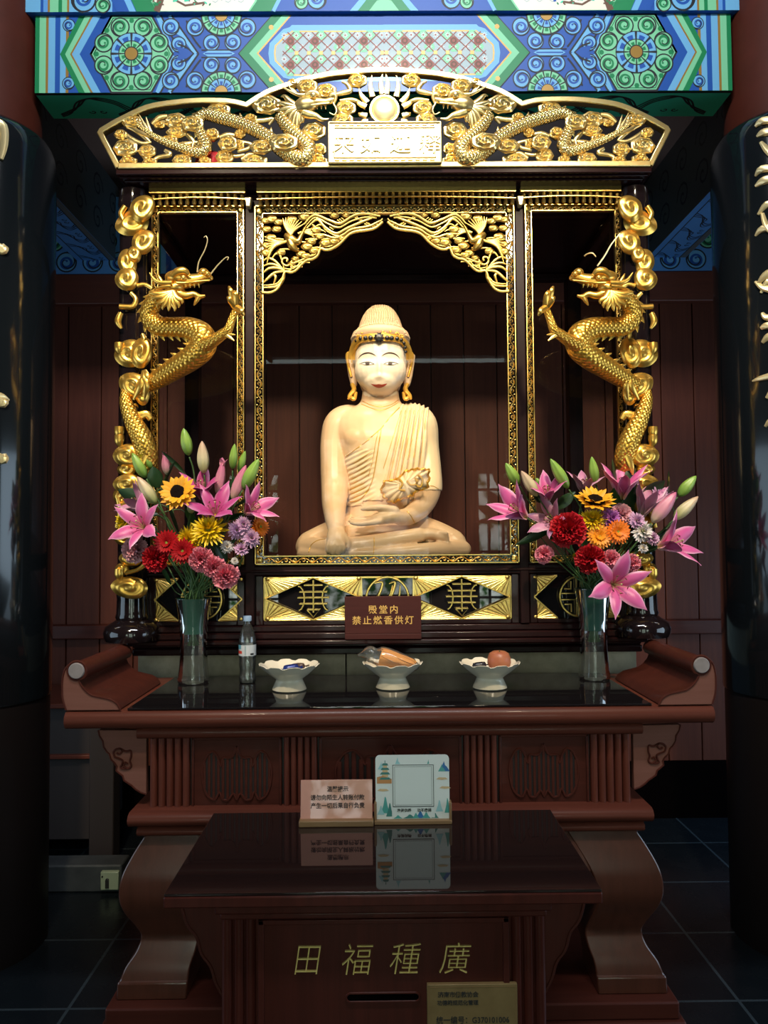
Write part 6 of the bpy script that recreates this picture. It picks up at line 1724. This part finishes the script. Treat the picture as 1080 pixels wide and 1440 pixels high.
bud('l', 268, 722, 272, 700, 'bud_cream', 'short white-pink bud just right below the sunflower', D=2.86, fat=.28)
# left bouquet: blooms
G = GL['l']
put('l', 'lily', 'lily', 'lily', 'wide open lilac pink lily low on the left side of the left bouquet', 206, 744, 50, 'lily_pink', (-.25, -1, .35), 2.84, .3, G, open=1.0)
put('l', 'lily', 'lily', 'lily', 'deep pink lily facing up at the middle of the left bouquet', 304, 731, 52, 'lily_deep', (.05, -.7, .75), 2.86, .2, G, open=.8)
put('l', 'lily', 'lily', 'lily', 'deep pink lily behind and above the middle one in the left bouquet', 284, 702, 46, 'lily_deep', (0, -.5, .85), 2.91, .5, G, open=.75)
put('l', 'lily', 'lily', 'lily', 'pink lily reaching out to the right edge of the left bouquet', 345, 722, 46, 'lily_pink', (.75, -.6, .45), 2.86, .1, G, open=.62)
put('l', 'lily', 'lily', 'lily', 'pale pink lily on the left edge, above the wide open lilac one', 208, 718, 44, 'lily_pale', (-.8, -.4, .6), 2.90, .6, G, open=.55)
put('l', 'sun', 'sunflower', 'sunflower', 'sunflower with dark centre facing forward in the left bouquet', 251, 694, 27, 'sun_petal', (-.12, -1, .35), 2.80, 0, G)
put('l', 'mum', 'chrysanthemum', 'chrysanthemum', 'large yellow chrysanthemum below the deep pink lily', 294, 748, 24, 'mum_yellow', (.05, -.8, .6), 2.82, 0, G)
put('l', 'mum', 'chrysanthemum', 'chrysanthemum', 'yellow chrysanthemum between the sunflower and the red gerberas', 267, 760, 21, 'mum_yellow', (-.1, -.9, .1), 2.86, .5, G)
put('l', 'mum', 'chrysanthemum', 'chrysanthemum', 'yellow chrysanthemum peeping out at the far left of the left bouquet', 178, 734, 16, 'mum_yellow', (-.6, -.8, .3), 2.90, 0, G)
put('l', 'gerb', 'gerbera', 'gerbera', 'orange gerbera at the right edge of the left bouquet', 365, 741, 15, 'gerb_orange', (.7, -.8, .1), 2.88, 0, G)
put('l', 'gerb', 'gerbera', 'gerbera', 'red gerbera next to the lilac lily', 235, 764, 20, 'gerb_red', (-.05, -1, .25), 2.80, 0, G)
put('l', 'gerb', 'gerbera', 'gerbera', 'red gerbera right of the other red gerbera, above the pink carnations', 257, 775, 19, 'gerb_red', (.1, -1, .1), 2.79, .4, G)
put('l', 'carn', 'carnation', 'carnation', 'red carnation at the bottom left of the red gerberas', 220, 786, 17, 'carn_red', (-.15, -1, 0), 2.82, 0, G)
put('l', 'carn', 'carnation', 'carnation', 'pale pink carnation at the left below the lilac lily', 193, 773, 18, 'carn_pale', (-.4, -.9, .1), 2.86, 0, G)
put('l', 'carn', 'carnation', 'carnation', 'pink carnation right below the red gerberas', 283, 786, 16, 'carn_pink', (.1, -1, -.1), 2.80, 0, G)
put('l', 'carn', 'carnation', 'carnation', 'pink carnation in the middle of the three low ones', 301, 797, 15, 'carn_pink', (.15, -1, -.15), 2.80, .7, G)
put('l', 'carn', 'carnation', 'carnation', 'lowest pink carnation of the left bouquet', 317, 809, 17, 'carn_pink', (.3, -.9, -.25), 2.80, .3, G)
for x, y, s_, c, l, ey in ((333, 746, 13, 'pom_lilac', 'lilac pompon daisy right of the large yellow chrysanthemum', 'seed_green'), (353, 757, 12.5, 'pom_lilac', 'lilac pompon daisy below the orange gerbera', 'seed_green'), (342, 738, 11, 'pom_lilac', 'lilac pompon daisy half behind the two in front of it', 'seed_green'),
                       (319, 769, 9, 'pom_white', 'small white daisy below the lilac pompons', 'seed_yellow'), (339, 773, 10, 'pom_lilac', 'low lilac pompon daisy seen from the side in the left bouquet', 'seed_green'), (330, 789, 5, 'pom_white', 'tiny green-white daisy bud, lowest of the daisies in the left bouquet', 'seed_green')):
    put('l', 'mum', 'daisy', 'daisy', l, x, y, s_, c, (.3, -1, .25 if 'side' not in l else .9), 2.85, 0, G, n=4, w=.12, ce=.22, eye=ey)
# right bouquet
bud('r', 730, 682, 711, 651, 'bud_green', 'green lily bud at the far left of the right bouquet', fat=.22)
bud('r', 756, 698, 733, 662, 'bud_cream', 'cream lily bud right of the leftmost green bud in the right bouquet', D=2.86, fat=.19)
bud('r', 763, 690, 754, 672, 'bud_green', 'short yellow-green bud behind the cream bud', D=2.93, fat=.28)
bud('r', 799, 687, 774, 645, 'bud_green', 'long green lily bud leaning left above the red carnation', D=2.84, fat=.17)
bud('r', 838, 680, 832, 642, 'bud_green', 'upright green lily bud above the tilted sunflower', D=2.90, fat=.18)
bud('r', 954, 698, 979, 669, 'bud_green', 'upper green lily bud at the right edge of the right bouquet', fat=.22)
bud('r', 947, 731, 982, 698, 'bud_cream', 'lower yellow-green lily bud at the right edge of the right bouquet', D=2.86, fat=.18)
bud('r', 917, 735, 951, 692, 'bud_pink', 'long pink and cream lily bud beside the right edge buds', D=2.82, fat=.19)
G = GL['r']
put('r', 'lily', 'lily', 'lily', 'bright pink lily pointing left out of the right bouquet', 740, 728, 54, 'lily_pink', (-.75, -.45, .5), 2.86, .2, G, open=.5)
put('r', 'lily', 'lily', 'lily', 'pink lily behind the long green bud on the left of the right bouquet', 770, 706, 42, 'lily_pink', (-.15, -.5, .8), 2.88, .5, G, open=.6)
put('r', 'lily', 'lily', 'lily', 'pale lily hanging left of the upper red carnation', 784, 735, 44, 'lily_pale', (-.7, -.7, .25), 2.90, .1, G, open=.7)
put('r', 'lily', 'lily', 'lily', 'tall pink lily opening upwards near the post of the right bouquet', 875, 702, 54, 'lily_pink', (-.02, -.35, .95), 2.88, .3, G, open=.55)
put('r', 'lily', 'lily', 'lily', 'pale pink lily behind the tilted sunflower', 820, 696, 38, 'lily_pale', (.1, -.3, .95), 2.93, .6, G, open=.7)
put('r', 'lily', 'lily', 'lily', 'pink lily hanging at the right edge of the right bouquet', 926, 770, 56, 'lily_pink', (.7, -.55, .3), 2.86, .3, G, open=.75)
put('r', 'lily', 'lily', 'lily', 'large open pink lily hanging lowest over the vase rim', 860, 822, 56, 'lily_pink', (.05, -1, .05), 2.80, .35, G, open=1.08)
put('r', 'lily', 'lily', 'lily', 'pale half-open lily between the tall lily and the lilac pompons', 902, 727, 50, 'lily_pale', (.25, -.4, .9), 2.89, .4, G, open=.3)
put('r', 'sun', 'sunflower', 'sunflower', 'sunflower tilted upwards at the top of the right bouquet', 836, 706, 28, 'sun_petal', (0, -.55, .85), 2.82, 0, G)
put('r', 'mum', 'chrysanthemum', 'chrysanthemum', 'yellow chrysanthemum under the tilted sunflower', 832, 733, 18, 'mum_yellow', (-.05, -.7, .7), 2.83, 0, G)
put('r', 'gerb', 'gerbera', 'gerbera', 'amber orange gerbera above the lower red carnation', 843, 755, 20, 'gerb_amber', (-.05, -1, .3), 2.81, 0, G, eye='seed_yellow')
put('r', 'gerb', 'gerbera', 'gerbera', 'orange gerbera with green eye right of the amber one', 868, 748, 19, 'gerb_orange', (.15, -1, .1), 2.80, .3, G)
put('r', 'carn', 'carnation', 'carnation', 'upper and larger red carnation of the right bouquet', 799, 746, 23, 'carn_red', (-.2, -1, .25), 2.82, 0, G)
put('r', 'carn', 'carnation', 'carnation', 'lower red carnation above the large hanging lily', 829, 786, 19, 'carn_red', (0, -1, 0), 2.81, .4, G)
put('r', 'carn', 'carnation', 'carnation', 'small pink carnation alone at the left below the right bouquet', 766, 780, 12, 'carn_pink', (-.5, -.9, .1), 2.86, 0, G)
put('r', 'carn', 'carnation', 'carnation', 'pink carnation beside the lower red carnation', 858, 787, 13, 'carn_pink', (.1, -1, .1), 2.81, 0, G)
put('r', 'carn', 'carnation', 'carnation', 'pink carnation between the hanging lily and the gilt cloud on the post', 886, 792, 12.5, 'carn_pink', (.3, -.9, 0), 2.83, .5, G)
put('r', 'carn', 'carnation', 'carnation', 'pale pink carnation above the orange gerberas', 872, 725, 15, 'carn_pale', (.1, -.9, .5), 2.88, 0, G)
for x, y, s_, c, l, ey in ((859, 729, 13, 'pom_purple', 'purple daisy right of the yellow chrysanthemum', 'pom_purple'), (903, 748, 15, 'pom_white', 'large pale lilac pompon daisy at the right of the orange gerberas', 'seed_green'), (895, 733, 12, 'pom_lilac', 'lilac pompon daisy above the large pale one', 'seed_green'), (917, 757, 10, 'pom_lilac', 'lilac pompon daisy tucked right behind the large pale one', 'seed_green'),
                       (925, 697, 15, 'pom_lilac', 'lilac pompon daisy high up behind the long pink bud', 'seed_green'), (935, 706, 11, 'pom_white', 'pale pompon daisy beside the high lilac one', 'seed_green'), (904, 771, 7, 'pom_white', 'small white daisy left of the hanging right lily', 'seed_yellow'), (809, 782, 4.5, 'mum_yellow', 'tiny yellow bud left of the lower red carnation', 'seed_yellow')):
    put('r', 'mum', 'daisy', 'daisy', l, x, y, s_, c, (.2, -1, .3), 2.84 if y > 710 else 2.90, 0, G, n=4, w=.12, ce=.2, eye=ey)
# leaves: (side, base, tip, width, material, where)
LV = [('l', 205, 706, 164, 690, .18, 'leaf_green', 'broad dark leaf reaching left from the left bouquet above the yellow chrysanthemum'), ('l', 222, 722, 166, 722, .10, 'leaf_green', 'narrow dark leaf lying across the lilac lily'), ('l', 228, 684, 250, 650, .20, 'leaf_green', 'broad dark leaf behind the sunflower'), ('l', 262, 668, 228, 632, .05, 'leaf_green', 'thin blade crossing left of the tallest bud'),
      ('l', 318, 730, 346, 718, .15, 'leaf_green', 'dark leaf right of the middle deep pink lily'), ('l', 330, 712, 364, 686, .15, 'leaf_green', 'dark leaf under the large green bud'), ('l', 318, 712, 327, 670, .13, 'leaf_green', 'upright dark leaf behind the long half-open pink bud'), ('l', 222, 686, 216, 656, .25, 'leaf_green', 'rounded dark leaf left of the sunflower'), ('l', 252, 748, 240, 706, .14, 'leaf_green', 'dark leaf under the sunflower'), ('l', 278, 740, 262, 712, .16, 'leaf_mid', 'mid green leaf right below the sunflower'), ('l', 318, 790, 300, 756, .14, 'leaf_green', 'dark leaf behind the white daisy'), ('l', 240, 822, 222, 796, .16, 'leaf_green', 'dark leaf under the red carnation on the left stems'),
      ('r', 780, 716, 808, 690, .16, 'leaf_green', 'dark leaf crossing below the long green bud'), ('r', 884, 726, 894, 652, .16, 'leaf_green', 'tall broad dark leaf right of the tall pink lily'), ('r', 868, 692, 866, 644, .20, 'leaf_green', 'dark leaf left behind the tall pink lily'), ('r', 866, 722, 866, 684, .18, 'leaf_mid', 'mid green leaf between sunflower and tall lily'), ('r', 902, 700, 934, 674, .18, 'leaf_green', 'grey green leaf above the high lilac daisies'), ('r', 940, 700, 936, 662, .18, 'leaf_green', 'dark leaf behind the high lilac daisies on the right'),
      ('r', 905, 778, 936, 742, .16, 'leaf_green', 'dark leaf left of the hanging right lily'), ('r', 778, 742, 726, 768, .07, 'leaf_green', 'thin leaf hanging to the left below the pink lily'), ('r', 790, 770, 770, 742, .15, 'leaf_green', 'dark leaf under the upper red carnation'), ('r', 936, 762, 972, 758, .12, 'leaf_green', 'thin dark leaf behind the lily at the right edge'), ('r', 822, 770, 812, 740, .15, 'leaf_mid', 'mid green leaf between the red carnations'), ('r', 762, 704, 742, 690, .3, 'leaf_green', 'dark leaf behind the cream bud')]
for sd, x0, y0, x1, y1, w_, c, lab in LV:
    D = 2.905; a = F(x0, y0, D); b_ = F(x1, y1, D-.03); dd = b_-a
    put(sd, 'leaf', 'lily_leaf', 'leaf', lab, x0, y0, dd.length*1080/D, c, dd, D, PI/2+put.n, 'leaves in the ' + ('left' if sd == 'l' else 'right') + ' bouquet', w=w_*1.45, sr=.0018, bend=.3)
# ------------------------------------------------------------------ light
w = bpy.data.worlds.new('world'); sc.world = w; w.use_nodes = True
w.node_tree.nodes['Background'].inputs[0].default_value = (.5, .65, .9, 1)
w.node_tree.nodes['Background'].inputs[1].default_value = .02
def area(name, loc, target, sx, sy, energy, col, leafy=False):
    l = bpy.data.lights.new(name, 'AREA'); l.shape = 'RECTANGLE'; l.size = sx; l.size_y = sy; l.energy = energy; l.color = col
    o = bpy.data.objects.new(name, l); COL.objects.link(o); o.location = loc
    o.rotation_euler = (Vc(target)-Vc(loc)).to_track_quat('-Z', 'Z').to_euler()
    if leafy:
        l.use_nodes = True; nt = l.node_tree
        em = nt.nodes['Emission']; g = nt.nodes.new('ShaderNodeNewGeometry'); n = nt.nodes.new('ShaderNodeTexNoise'); r = nt.nodes.new('ShaderNodeValToRGB')
        n.inputs['Scale'].default_value = 8; n.inputs['Detail'].default_value = 4
        nt.links.new(g.outputs['Position'], n.inputs['Vector']); nt.links.new(n.outputs['Fac'], r.inputs[0])
        e = r.color_ramp.elements; e[0].position = .44; e[0].color = (.03, .10, .02, 1); e[1].position = .60; e[1].color = (1, 1, .88, 1)
        nt.links.new(r.outputs[0], em.inputs[0])
    return o
def spot(name, loc, target, energy, col, ang, blend=.6, rad=.04):
    l = bpy.data.lights.new(name, 'SPOT'); l.energy = energy; l.color = col; l.spot_size = RAD(ang); l.spot_blend = blend; l.shadow_soft_size = rad
    o = bpy.data.objects.new(name, l); COL.objects.link(o); o.location = loc
    o.rotation_euler = (Vc(target)-Vc(loc)).to_track_quat('-Z', 'Y').to_euler()
    return o
# daylight through the doorway, its two lattice leaves, the transom and a door at the right
area('daylight_doorway', (-.02, YF-.12, 1.35), (-.02, 3, 1.35), 1.05, 2.5, 38, (.86, .95, 1), True)
area('daylight_lattice', (-1.24, YF-.12, 1.5), (-1.24, 3, 1.5), .52, 1.55, 20, (.86, .95, 1), True)
area('daylight_lattice', (1.24, YF-.12, 1.5), (1.24, 3, 1.5), .52, 1.55, 20, (.86, .95, 1), True)
area('daylight_transom', (0, YF-.12, 3.385), (0, 3, 3.385), 3.1, .07, 2.6, (.85, 1, .95))
for s, e in ((-1, 24), (1, 36)): area('daylight_side_door', (s*3.25+.05, 1.6, 1.35), (0, 1.6, 1.35), 1.5, 2.5, e, (.62, .82, 1))
area('daylight_back_window', (3.25, 3.7, 1.1), (1.2, 3.4, 0), .5, 1.4, 22, (.35, .65, 1))
# warm lamps: two inside the shrine over the statue, two on the crest
WARM = (1, .80, .50)
for s in (-1, 1): spot('shrine_lamp', (CX+s*.22, 3.10, 2.86), (CX+s*.02, 3.42, 2.1), 14, WARM, 74, .7, .03)
spot('statue_lamp', (CX+.12, 1.25, 3.55), (CX, 3.35, 2.12), 150, (1, .76, .45), 20, .9, .05)
spot('statue_lamp', (CX-.25, 1.25, 3.55), (CX, 3.35, 1.85), 62, (1, .74, .42), 27, .9, .05)
spot('crest_lamp', (CX, 1.9, 4.1), (CX, 2.88, 3.08), 250, (1, .88, .62), 36, .9, .05)
for s in (-1, 1):
    spot('hall_lamp', (CX+s*.9, .9, 3.6), (CX+s*.75, 3.0, 2.0), 250, (1, .84, .58), 55, .9, .08)
area('hall_lamp', (CX, 1.0, 4.6), (CX, 3.0, 3.4), 1.6, .3, 85, (.95, .97, 1))
